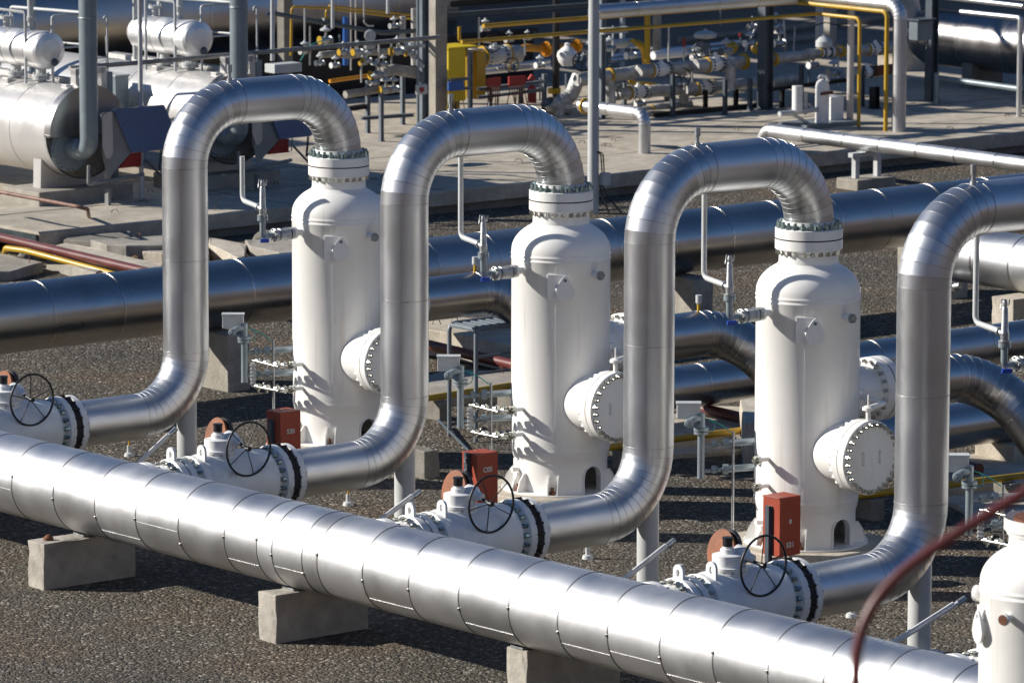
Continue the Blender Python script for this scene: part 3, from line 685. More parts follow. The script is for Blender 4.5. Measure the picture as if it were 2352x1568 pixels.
va = make_valve()
vla = ['large white ball valve with black handwheel, cut off by the left picture edge', 'large white ball valve with black handwheel left of centre, second from the left',
       'large white ball valve with black handwheel below the middle red cabinet', 'large white ball valve with black handwheel in front of the tallest red cabinet', 'white ball valve mostly hidden behind the header near the bottom right corner']
for i in range(4):
    o = va if i == 0 else copy_tree(va); o.location = (-5.2 + VP[i][0], VP[i][1], 0)
    for ch in o.children:
        if ch.name.startswith('handwheel'):
            cw = V((.2, -.36, 1.33)); q_ = Matrix.Rotation(i * .43, 3, 'Y'); ch.rotation_euler = (0, i * .43, 0); ch.location = cw - q_ @ cw
    tag(o, vla[i], 'valve', 'ball valves beside the header')
o = copy_tree(va); o.location = (-5.2 + .06, -13.24, 0); tag(o, vla[4], 'valve', 'ball valves beside the header')

# ---------------------------------------------------------------- vent branch from nozzle to open pipe
def make_vent(top, e):
    z = 2.97; DIS = RT0 * -1.21 + DCAM * .345
    R = root('vent_assembly', e * .75 + UP * z, '', 'vent pipe'); q = e * .0 + UP * z; yd = UP
    K = 1.35
    def P(t, zz): return e * (.6 + (t - .6) * K) + UP * zz
    b = MB(); b.lathe(P(.715, z), e, [(t * K, rr) for t, rr in [(0, .078), (.03, .078), (.031, .05), (.045, .05), (.046, .082), (.075, .082), (.08, .078), (.16, .078), (.165, .065), (.18, .07), (.185, .085), (.22, .085), (.23, .05), (.24, .05)]], 28, sharp=.4)
    b.bolts(P(.90, z), e, .07, 8, .012, .07); b.build('ball_valve_body', M['galv'], R)
    b = MB(); b.box(P(1.05, z - .05) - V((.02, .05, 0)), (.11, .035, .05), rz=-.5, bev=.008); b.build('valve_handle', M['bluehandle'], R)
    b = MB(); b.run([P(.95, z), P(1.06, z), P(1.06, z + .26)], .038, R=.06, gores=6, seg=18, smooth_bend=True); b.lathe(P(1.06, z + .20), UP, [(0, .068), (.025, .068), (.028, .068), (.05, .066)], 20); b.build('elbow', M['stack'], R)
    b = MB(); b.lathe(P(1.06, z + .255), UP, [(0, .066), (.02, .066), (.025, .045), (.10, .048), (.12, .04), (.36, .034), (.38, .026), (.42, .030), (.46, .018)], 18, sharp=.4); ed = (DIS - e * 1.22).normalized(); b.cyl(P(1.06, z + .34), P(1.06, z + .36) + ed * .1, .036, seg=14); b.lathe(P(1.06, z + .36) + ed * .08, ed, [(0, .052), (.03, .052)], 16)
    b.run([P(1.02, z + .64), P(1.01, z + .71), P(1.10, z + .72), P(1.11, z + .62)], .008, seg=6); b.build('relief_valve', M['galv'], R)
    b = MB(); b.run([P(1.06, z + .365) + (DIS - e * 1.22).normalized() * .11, DIS + UP * (z + .40), DIS + UP * top], .032, R=.09, gores=8, seg=20, smooth_bend=True); b.build('discharge_pipe', M['greyw'], R)
    return R
vt = make_vent(4.38, az(-50)); vt0 = make_vent(3.93, az(-50))
tl = ['thin white vent pipe with relief valve on the left of the leftmost vessel', 'thin white vent pipe with relief valve on the left of the middle vessel', 'thin white vent pipe with relief valve on the left of the vessel right of centre', 'thin white vent pipe with relief valve near the right edge beside the last vessel']
for i in range(4):
    o = vt0 if i == 0 else vt if i == 1 else copy_tree(vt)
    o.location = V((VP[i][0], VP[i][1], 0)) + V(vt['_o']); tag(o, tl[i], 'vent pipe', 'vent branches with relief valves')

# ---------------------------------------------------------------- displacer level instruments and gauge glasses
def cablen(b, pts, r):
    b.run(pts, r, R=.05, gores=4, seg=6, smooth_bend=True)
def make_level(glass=True):
    R = root('level_transmitter', az(-90) * 1.2, '', 'level instrument')
    L = az(-90); q = L * 1.215
    def P(t, z, f=0.0): return L * t + UP * z + DCAM * f
    b = MB(); b.cyl(P(1.215, 1.0), P(1.215, 1.50), .042, seg=20); b.lathe(P(1.215, 1.50), UP, [(0, .085), (.03, .085), (.034, .06), (.04, .088), (.075, .088), (.08, .05), (.10, .045), (.24, .045), (.25, .03)], 20, sharp=.4); b.cyl(P(1.215, .98), P(1.215, 1.0), .046, seg=20)
    b.build('float_chamber', M['stack'], R)
    b = MB(); b.run([P(1.215, 1.68), P(1.30, 1.68, .05), P(1.37, 1.64, .06)], .04, R=.05, gores=5, seg=14, smooth_bend=True); b.lathe(P(1.36, 1.64, .08), DCAM, [(0, .05), (.05, .055), (.09, .05), (.1, .02)], 16); b.build('transmitter_head', M['stack'], R)
    b = MB(); b.box(P(1.36, 1.76, -.05), (.27, .14, .17), ax=(L, DCAM, UP), bev=.008); b.build('junction_box', M['greyw'], R)
    b = MB(); b.box(P(1.36, 1.853, -.05), (.29, .16, .02), ax=(L, DCAM, UP)); b.build('box_lid', M['greyw'], R)
    b = MB(); cablen(b, [P(1.24, 1.70, -.03), P(1.10, 1.66, -.02), P(.98, 1.60, 0), P(.87, 1.52, 0)], .007); cablen(b, [P(1.12, 1.67, 0), P(1.06, 1.62, .05), P(1.08, 1.54, .05), P(1.14, 1.52, .04)], .005); b.build('cable', M['green'], R)
    b = MB(); b.cyl(P(.845, .0), P(.845, 1.53), .016, seg=12); b.build('conduit', M['galv'], R)
    b = MB()
    for z in (1.38, 1.08):
        b.cyl(P(1.215, z - .02), P(.92, z, -.05), .022, seg=12); b.lathe(P(.96, z, -.05), -L, [(0, .06), (.03, .06), (.034, .06), (.065, .06)], 18); b.cyl(P(.93, z, -.05), P(.40, z, -.28), .042, seg=16)
        b.lathe(P(1.09, z, -.02), -L, [(0, .045), (.05, .045), (.055, .03), (.07, .04)], 14)
    b.build('side_connections', M['stack'], R)
    if glass:
        b = MB(); b.box(P(1.10, 1.10, .12), (.055, .05, .30), ax=(L, DCAM, UP), bev=.01)
        for k in range(6): b.box(P(1.10, .985 + k * .046, .14), (.075, .04, .022), ax=(L, DCAM, UP), bev=.004)
        b.build('gauge_glass', M['greyw'], R)
        e = az(-50)
        for z in (1.28, .97):
            b = MB()
            s_ = e * .84 + UP * z; t_ = P(1.10, z + (.0 if z > 1.1 else -.02), .12)
            b.run([s_, e * .97 + UP * z, t_], .020, R=.03, gores=4, seg=12, smooth_bend=True)
            for f in (.08, .3, .6, .85):
                c = s_.lerp(t_, f); b.lathe(c, (t_ - s_), [(-.035, .036), (-.02, .046), (.02, .046), (.035, .036)], 8); b.cyl(c, c + V((0, 0, -.07 if f > .5 else .06)), .012, seg=8)
            b.build('gauge_valve', M['bolt'], R)
        b = MB(); b.lathe(P(.93, .95, .05), DCAM, [(0, .055), (.03, .06), (.05, .045)], 16); b.build('valve_knob', M['black'], R)
    return R
lt = make_level(True); lt0 = make_level(False)
tl = ['level transmitter and gauge glass on the left of the leftmost vessel', 'level transmitter and gauge glass on the left of the middle vessel', 'grey level transmitter without a gauge glass on the left of the vessel right of centre', 'level transmitter and gauge glass beside the last vessel near the right edge']
for i in range(4):
    o = {0: lt, 2: lt0}.get(i) or copy_tree(lt)
    o.location = V((VP[i][0], VP[i][1], 0)) + V(o['_o']); tag(o, tl[i], 'level instrument', 'level instruments beside the vessels')

# ---------------------------------------------------------------- red cabinets
def text_mesh(s, size):
    cu = bpy.data.curves.new('t', 'FONT'); cu.body = s; cu.size = size; cu.extrude = .002; cu.align_x = 'CENTER'; cu.offset = .0025
    o = bpy.data.objects.new('t', cu); COL.objects.link(o); bpy.context.view_layer.update()
    me = bpy.data.meshes.new_from_object(o.evaluated_get(bpy.context.evaluated_depsgraph_get())); bpy.data.objects.remove(o); return me
def red_cabinet(x, y, z0, txt, tz, label, extra=False, h=.665, tsz=.085):
    c = gz(x, y, z0); w, l = .32, .285
    R = root('red_cabinet', (c.x + w / 2, c.y + l / 2, 0), label, 'cabinet', 'red cabinets beside the vessels')
    b = MB(); b.box2((c.x, c.y, z0), (c.x + w, c.y + l, z0 + h), bev=.008); b.build('cabinet_body', M['red'], R)
    b = MB(); b.box2((c.x - .008, c.y + .01, z0 + h * .997), (c.x + w + .006, c.y + l + .006, z0 + h + .012), bev=.004); b.build('lid', M['red'], R)
    b = MB(); b.box2((c.x - .045, c.y + .14, .0), (c.x - .012, c.y + .20, z0 + h * (.86 if not extra else 1.02))); b.box2((c.x - .012, c.y + .12, .0), (c.x - .002, c.y + .22, z0 + h * (.86 if not extra else 1.02)))
    p = b.build('mounting_channel', M['steel'], R)
    b = MB(); b.box2((c.x + .1, c.y + .1, .0), (c.x + .15, c.y + .15, z0)); b.build('leg', M['galv'], R)
    if extra:
        b = MB()
        for k in range(3): b.box2((c.x - .06, c.y + .145, z0 + h * (.45 + .2 * k)), (c.x - .046, c.y + .18, z0 + h * (.52 + .2 * k)))
        b.build('clip', M['galv'], R)
    me = text_mesh(txt, tsz); me.materials.append(M['text']); t = bpy.data.objects.new('stencil_number', me); COL.objects.link(t); t.parent = R
    t.location = (0, -l / 2 - .004, tz); t.rotation_euler = (pi / 2, 0, 0)
    return R
red_cabinet(644.6, 1048.6 + 22, .0 + .20, 'S30', .60, 'red cabinet left of the leftmost vessel base, with white number S30')
red_cabinet(1096, 1172, .24, 'C05', .69, 'red cabinet with a clipped black channel, left of the middle vessel base', True)
R3 = red_cabinet(1790.4, 1279.6, .30, 'S31', .40, 'red cabinet with white number S31 in front of the vessel right of centre')
b = MB(); b.box((0, -.1455, .695), (.035, .004, .05)); o = b.build('sticker', M['text']); o.parent = R3

# ---------------------------------------------------------------- outlet pipes behind the vessels
def outlet(i, x_end):
    x, y = VP[i]; xa = 1.20 + x; z = 1.92
    pts = [(xa, y, z), (3.06, y, z), (3.06, y - 1.5, .64), (x_end, y - 1.5, .64)]
    R = root('outlet_pipe', (3.28, y, 0), ['blue-reflecting outlet pipe of the leftmost vessel bending down behind the middle vessel', 'blue-reflecting outlet pipe of the middle vessel bending down behind the vessel right of centre', 'blue-reflecting outlet pipe of the vessel right of centre bending down at the right edge', 'outlet pipe of the last vessel beyond the right edge'][i], 'pipe', 'outlet pipes behind the vessels')
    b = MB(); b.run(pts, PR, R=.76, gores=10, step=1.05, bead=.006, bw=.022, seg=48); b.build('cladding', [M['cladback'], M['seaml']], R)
    b = MB(); b.cyl((2.30, y, z + PR - .02), (2.30, y, z + PR + .10), .022, seg=10); b.build('tap_stem', M['yellow'], R)
    b = MB(); b.lathe((2.30, y, z + PR + .09), UP, [(0, .028), (.02, .04), (.11, .04)], 12); b.build('tap_cap', M['greyw'], R)
    for k, px_ in enumerate((6.2, 12.5, 19)):
        if px_ < x_end: 
            b = MB(); b.box2((px_ - .2, y - 1.85, 0), (px_ + .2, y - 1.15, .345), bev=.02); b.build('support_block', M['concl'], R)
    return R
outlet(0, 30); outlet(1, 26); outlet(2, 22)

# big back header along X
def long_pipe(name, pts, r, label, m, cat='pipe', R=0, step=1.05, bead=.006, seg=48, ms=None, group=None, gores=8, bw=.022, jit=.06):
    b = MB(); b.run(pts, r, R=R, gores=gores, step=step, bead=bead, bw=bw, seg=seg, jit=jit)
    o = b.build(name, [m, M['seaml']] if ms is None else ms, loc=pts[0]); return tag(o, label, cat, group)
YB, ZB, RB = 9.9, 1.27, .47
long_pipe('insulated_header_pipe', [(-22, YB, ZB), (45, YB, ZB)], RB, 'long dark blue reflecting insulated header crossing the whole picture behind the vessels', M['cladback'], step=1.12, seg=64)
for k, (x, lab) in enumerate(((2.0, 'tall concrete block under the long back header, behind the leftmost loop'), (10.6, 'concrete block under the long back header, hidden mostly by the middle vessel'), (15.9, 'sunlit concrete block under the long back header near the rightmost loop'), (-5.5, 'concrete block under the long back header beyond the left edge'))):
    if k < 3: concrete_block('concrete_block', x, x + .38, YB - .6, YB + .6, ZB - RB - .01, M['conc'], lab, 'blocks under the back header')
# silver pipe at the right running towards the camera
long_pipe('insulated_pipe', [(14.45, 7.7, 1.02), (14.45, -20, 1.02)], .42, 'bright silver insulated pipe at the right edge behind the rightmost loop', M['clad2'], step=.75, seg=56)
cb_ = gz(2275, 775); concrete_block('concrete_block', 13.75, 15.1, 5.8, 6.25, .60, M['concl'], 'sunlit concrete block under the bright silver pipe at the right edge', None)
R = root('drain_valve', (14.0, 8.0, .6), 'small shiny drain valve with blue handle hanging under the right-hand silver pipe', 'valve')
b = MB(); a = gx(2206, 656, 14.0); c = gx(2166, 664, 14.0); d = (c - a); b.lathe(a, d, [(0, .05), (d.length * .3, .055), (d.length * .35, .085), (d.length * .5, .085), (d.length * .55, .07), (d.length * .9, .09), (d.length, .06)], 20, sharp=.4); b.build('valve_body', M['galv'], R, loc=R['_o'])
b = MB(); e = gx(2178, 675, 13.9); b.cyl(e, e - UP * .12, .009, seg=6); b.build('stem', M['yellow'], R); b = MB(); b.cyl(e - UP * .12, e - UP * .26, .014, seg=8); b.build('handle', M['bluehandle'], R)

# ---------------------------------------------------------------- long maroon pipe, yellow pipes, slabs, frame
def simple_run(name, pts, r, m, label, cat='pipe', R=.12, seg=16, group=None, mi=None):
    b = MB(); b.run(pts, r, R=R, gores=8, seg=seg, smooth_bend=True, step=2.0); return tag(b.build(name, m, loc=pts[0]), label, cat, group)
simple_run('maroon_pipe', [gz(-160, 508, .33), gz(0, 545, .33), gz(327, 622, .30), gz(988, 793, .28), gz(1610, 938, .28), gz(1850, 994, .28), gz(2250, 1078, .28)], .075, M['maroon'], 'long maroon painted pipe running low over the ground from upper left to right', seg=24)
yl = ['yellow pipe low on the ground between the second loop and the middle vessel', 'yellow pipe low on the ground behind the manway of the middle vessel', 'yellow pipe low on the ground right of the vessel right of centre']
for i, (a, c) in enumerate((((985, 914), (1190, 882)), ((1401, 1027), (1745, 983)), ((1960, 1139), (2352, 1092)))):
    A, B = gz(*a, .30), gz(*c, .30); d = B - A; simple_run('yellow_pipe', [A - d * .3, B + d * .6], .045, M['yellow'], yl[i], group='yellow pipes beside the outlet pipes')
    for t in (.1, .9):
        b = MB(); p_ = A + d * t; b.box((p_.x, p_.y, .12), (.18, .30, .26), bev=.01)
        tag(b.build('concrete_sleeper', M['concd'], loc=p_), ['dark concrete sleeper under the yellow pipe left of the middle vessel', 'dark concrete sleeper under the yellow pipe behind the middle manway', 'dark concrete sleeper under the rightmost yellow pipe'][i] + [', its left end', ', its right end'][t > .5], 'sleeper', 'sleepers under the yellow pipes')
simple_run('yellow_hose', [gz(8, 590, .05), gz(14, 570, .28), gz(60, 576, .28), gz(300, 640, .10), gz(340, 655, .05)], .05, M['yellow'], 'short bright yellow pipe under the maroon pipe at the far left', seg=12)
tl_ = [gz(-60, 286 + 130, .98), gz(0, 440, .98)]
simple_run('rusty_handrail', [gz(-80, 424, .95), gz(0, 441, .95), gz(201, 479, .86), gz(204, 497, ZP + .02)], .032, M['rustpipe'], 'rusty handrail pipe bending down onto the platform corner at the left', cat='handrail', R=.12)

def slab(name, pts, z0, z1, m, label, group='loose concrete slabs', tilt=0.0, loops=0):
    P = [V(p) for p in pts]; n = len(P); c = sum((p for p in P), V((0, 0, 0))) / n; b = MB()
    bm = bmesh.new(); lo = [bm.verts.new((p.x, p.y, z0)) for p in P]; hi = [bm.verts.new((p.x, p.y, z1 + tilt * (p.y - c.y))) for p in P]
    bm.faces.new(lo[::-1]); bm.faces.new(hi)
    for i in range(n): bm.faces.new((lo[i], lo[(i + 1) % n], hi[(i + 1) % n], hi[i]))
    bmesh.ops.recalc_face_normals(bm, faces=bm.faces[:]); bmesh.ops.subdivide_edges(bm, edges=bm.edges[:], cuts=3, use_grid_fill=True)
    for v in bm.verts:
        k = noise.noise_vector(v.co * 2.3) * .018; v.co += k
    bmesh.ops.bevel(bm, geom=[e for e in bm.edges if len(e.link_faces) == 2 and e.calc_face_angle(0) > .7], offset=.012, segments=1, affect='EDGES')
    bm.verts.index_update(); b.add([v.co.copy() for v in bm.verts], [tuple(v.index for v in f.verts) for f in bm.faces]); bm.free()
    R = root(name, (c.x, c.y, 0), label, 'concrete slab', group); b.build('slab', m, R)
    if loops:
        bb = MB()
        for k in range(loops):
            q = P[0].lerp(P[2 % n], (k + 1) / (loops + 1)) + V((random.uniform(-.3, .3), random.uniform(-.3, .3), 0)); a = random.uniform(0, pi)
            bb.run([(q.x, q.y, z1), (q.x + .03 * cos(a), q.y + .03 * sin(a), z1 + .09), (q.x + .09 * cos(a), q.y + .09 * sin(a), z1 + .09), (q.x + .12 * cos(a), q.y + .12 * sin(a), z1)], .007, seg=5)
        bb.build('lifting_loop', M['rust'], R)
    return R
def quad(pxs, z): return [gz(x, y, z) for x, y in pxs]
slab('concrete_slab', quad([(-40, 600), (0, 582), (99, 603), (24, 622), (-40, 624)], .16), -.02, .16, M['conc'], 'flat concrete slab lying on gravel at the left edge under the yellow pipe', loops=1)
slab('concrete_beam', quad([(122, 563), (150, 556), (372, 606), (372, 622), (300, 612)], .26), .0, .26, M['concl'], 'long sunlit concrete beam behind the maroon pipe left of the first loop')
slab('concrete_beam', quad([(107, 592), (130, 584), (240, 616), (220, 627)], .18), -.02, .18, M['conc'], 'shorter concrete beam below the yellow pipe at the left')
slab('concrete_slab', quad([(207, 552), (372, 541), (480, 541), (420, 562), (290, 565), (245, 562)], .34), .08, .34, M['conc'], 'broad loose slab with a notched corner left of the first loop', loops=2)
slab('concrete_slab', quad([(325, 566), (480, 560), (480, 588), (372, 582), (327, 577)], .26), .05, .26, M['concl'], 'small pale slab tucked behind the first loop pipe')
slab('concrete_beam', quad([(480, 545), (520, 553), (566, 562), (562, 588), (545, 592), (480, 561)], .30), .02, .30, M['concl'], 'sunlit broken beam between the first loop and the first vessel')
slab('concrete_slab', quad([(562, 551), (660, 548), (700, 552), (700, 580), (640, 580), (575, 566)], .34), .14, .34, M['conc'], 'broken slab with rubble beneath, touching the left side of the first vessel')
slab('concrete_step', quad([(146, 549), (162, 541), (300, 531), (300, 549), (208, 556)], .30), .02, .30, M['concd'], 'dark concrete step under the overhanging platform corner')
# slabs between the second loop and the middle vessel and further right
slab('concrete_slab', quad([(960, 735), (1060, 728), (1200, 745), (1240, 790), (1200, 800), (1040, 765), (960, 752)], .40), .02, .40, M['concl'], 'stack of pale slabs behind the second loop, above the maroon pipe', loops=3)
slab('concrete_slab', quad([(960, 868), (1030, 846), (1230, 852), (1230, 898), (1010, 905), (960, 905)], .16), -.02, .16, M['conc'], 'flat shaded slab below the maroon pipe left of the middle vessel', loops=2)
slab('concrete_slab', quad([(1500, 960), (1620, 930), (1760, 935), (1780, 985), (1600, 1003), (1500, 1012)], .18), -.02, .18, M['concl'], 'pale slab between the third loop and the vessel right of centre', loops=3)
slab('concrete_block', quad([(1700, 928), (1745, 922), (1760, 975), (1710, 985)], .55), -.02, .62, M['concl'], 'square concrete block beside the maroon pipe left of the vessel right of centre')
slab('concrete_slab', quad([(2130, 1060), (2300, 1030), (2420, 1040), (2420, 1100), (2200, 1120), (2130, 1120)], .14), -.02, .14, M['concl'], 'pale slab right of the rightmost loop behind the yellow pipe', loops=2)
slab('concrete_slab', quad([(1480, 1030), (1720, 1010), (1740, 1030), (1600, 1040), (1500, 1046)], .06), -.02, .06, M['concl'], 'thin kerb slab in front of the second yellow pipe')
slab('concrete_slab', quad([(2160, 1140), (2352, 1118), (2420, 1125), (2380, 1180), (2250, 1200), (2200, 1160)], .06), -.02, .06, M['concl'], 'thin sandy slab behind the instruments at the right edge')
# tilted rubble stones
for (x, y, r, lab) in ((140, 545, .24, 'pale angular stone under the overhanging platform'), (198, 552, .22, 'dark rounded stone under the overhanging platform'), (63, 597, .16, 'small tan stone on the flat slab at the left edge'), (86, 592, .13, 'brown stone beside the tan one on the left slab'), (351, 583, .13, 'small pale stone against the first loop pipe'), (610, 573, .30, 'dark rubble lump under the broken slab near the first vessel'), (655, 578, .2, 'small rubble lump against the first vessel'), (300, 548, .12, 'little stone behind the notched slab')):
    bm = bmesh.new(); bmesh.ops.create_icosphere(bm, subdivisions=3, radius=r); off = V((x, y, 0))
    for v in bm.verts: v.co *= 1 + .35 * noise.noise(v.co * 3 / r * .3 + off); v.co.z *= .7
    b = MB(); c = gz(x, y + 4, 0); bm.verts.index_update(); b.add([v.co + c + UP * r * .45 for v in bm.verts], [tuple(v.index for v in f.verts) for f in bm.faces]); bm.free()
    tag(b.build('rubble_stone', M['stone'], loc=c), lab, 'stone', 'rubble stones')
# loose heap of brown earth
bm = bmesh.new(); bmesh.ops.create_grid(bm, x_segments=40, y_segments=40, size=1); c = gz(300, 628, 0)
for v in bm.verts:
    d2 = v.co.x ** 2 + v.co.y ** 2; h = max(0, .22 * math.exp(-d2 * 3.2) * (1 + .8 * noise.noise(v.co * 4))) - .012; v.co = V((c.x + v.co.x * 1.1, c.y + v.co.y * .8, h))
me = bpy.data.meshes.new('earth_heap'); bm.to_mesh(me); bm.free(); me.materials.append(mat('brown_earth', (0.20, 0.115, 0.06), .95, 0, var=.4, vscale=8, bump=.03, bscale=20)); o = bpy.data.objects.new('earth_heap', me); COL.objects.link(o); tag(o, 'low heap of loose reddish earth beside the long back header', 'earth', kind='stuff')

# stile frame behind the middle vessel
R = root('steel_stile', gz(1093, 1015), 'grey steel step frame standing left of the middle vessel behind its instruments', 'stile')
A = gz(1093, 1015); H = 1.50
b = MB()
for dy in (0, .0):
    pass
b.run([A, A + UP * H, A + V((1.1, 0, H)), A + V((1.1, 0, 0))], .03, R=.1, gores=5, seg=10, smooth_bend=True)
B_ = A + V((-.0, .55, 0)); b.run([B_, B_ + UP * H, B_ + V((1.1, 0, H)), B_ + V((1.1, 0, 0))], .03, R=.1, gores=5, seg=10, smooth_bend=True)
for z in (.08, .9, 1.12): b.cyl(A + UP * z, A + V((1.1, 0, z)), .018, seg=8)
b.build('frame', M['steelm'], R)
b = MB(); b.box2((A.x, A.y, H - .05), (A.x + 1.1, A.y + .55, H), bev=.01)
for k in range(8): b.box2((A.x + .06 + k * .13, A.y, H), (A.x + .10 + k * .13, A.y + .55, H + .012))
b.build('tread', M['steelm'], R)
b = MB(); b.cyl(gz(1008, 965, .1), gz(1078, 1036, .02), .02, seg=8); tag(b.build('steel_bar', M['steel'], loc=gz(1008, 965)), 'dark steel bar lying aslant on the gravel left of the middle red cabinet', 'bar')
# small block near second loop and drain stubs
c = gz(975, 1100); concrete_block('concrete_block', c.x, c.x + .25, c.y, c.y + .5, .35, M['concd'], 'small dark concrete block just right of the second grey post')
for i, (x, y) in enumerate(((297, 1047), (800, 1160), (1350, 1282), (1956, 1416))):
    c = gz(x, y); R = root('marker_stub', c, ['little yellow-stemmed stub on the gravel under the leftmost loop', 'little yellow-stemmed stub on the gravel under the second loop', 'little yellow-stemmed stub on the gravel under the third loop', 'little yellow-stemmed stub on the gravel under the rightmost loop'][i], 'drain stub', 'drain stubs under the loops')
    b = MB(); b.lathe(c, UP, [(0, .07), (.04, .06), (.05, .03), (.14, .03)], 12); b.build('stub_foot', M['greyw'], R)
    b = MB(); b.cyl(c + UP * .14, c + UP * .58, .014, seg=8); b.build('stem', M['yellow'], R)

# ---------------------------------------------------------------- tall lamp pole with box and cables
c = gz(1362, 490); c = V((18.22, 20.51, 0))
R = root('lamp_pole', c, 'tall thin pale pole at the platform edge, running out of the picture top', 'pole')
b = MB(); b.lathe(c, UP, [(0, .10), (3.0, .095), (9, .07)], 24); b.build('shaft', M['greyw'], R)
b = MB(); q = c + V((.05, -.12, .60)); b.box(q + V((.12, 0, 0)), (.16, .12, .22), bev=.01); b.build('switch_box', M['greyw'], R)
b = MB()
for k in (0, .05): b.run([q + V((.05 + k, 0, .1)), q + V((.02 + k, 0, .45)), q + V((-.1 + k, .05, .5))], .012, R=.08, seg=6, smooth_bend=True)
b.run([q + V((.05, 0, -.1)), q + V((.1, -.1, -.3)), q + V((.25, -.3, -.58))], .015, R=.08, seg=6, smooth_bend=True); b.run([q + V((.0, 0, -.1)), q + V((.0, -.1, -.35)), q + V((.05, -.2, -.58))], .015, R=.08, seg=6, smooth_bend=True)
b.build('cable', M['black'], R)

# ---------------------------------------------------------------- silver pipe dropping in front of the platform
XE = 24.4; e0 = gx(1755, 296, XE)
long_pipe('insulated_pipe', [(XE, e0.y, ZP), (XE, e0.y, e0.z - .02), (XE, 2, e0.z - .02)], .135, 'slim silver insulated pipe running right over a white T-shaped stand in front of the platform', M['clad2'], R=.22, step=1.0, seg=32)
for i, (x, y) in enumerate(((2040, 425), (2390, 485))):
    c = gz(x, y); c = V((XE, c.y if i == 0 else c.y, 0)); R = root('pipe_stand', c, ['white T-shaped pipe stand on a small concrete pad in front of the platform', 'white pipe stand at the right edge under the slim silver pipe'][i], 'pipe stand', 'white stands under the slim pipe')
    zt = e0.z - .02 - .135
    b = MB(); 
    for s_ in (-.27, .27): b.box2((c.x + s_ - .05, c.y - .05, .19), (c.x + s_ + .05, c.y + .05, zt - .09))
    b.box2((c.x - .40, c.y - .06, zt - .09), (c.x + .40, c.y + .06, zt - .012)); b.build('stand_frame', M['greyw'], R)
    b = MB(); b.box2((c.x - .14, c.y - .12, zt - .012), (c.x + .14, c.y + .12, zt + .01)); b.build('saddle', M['galv'], R)
    b = MB(); b.box2((c.x - .48, c.y - .28, -.1), (c.x + .48, c.y + .28, .19), bev=.02); b.build('concrete_pad', M['conc'], R)

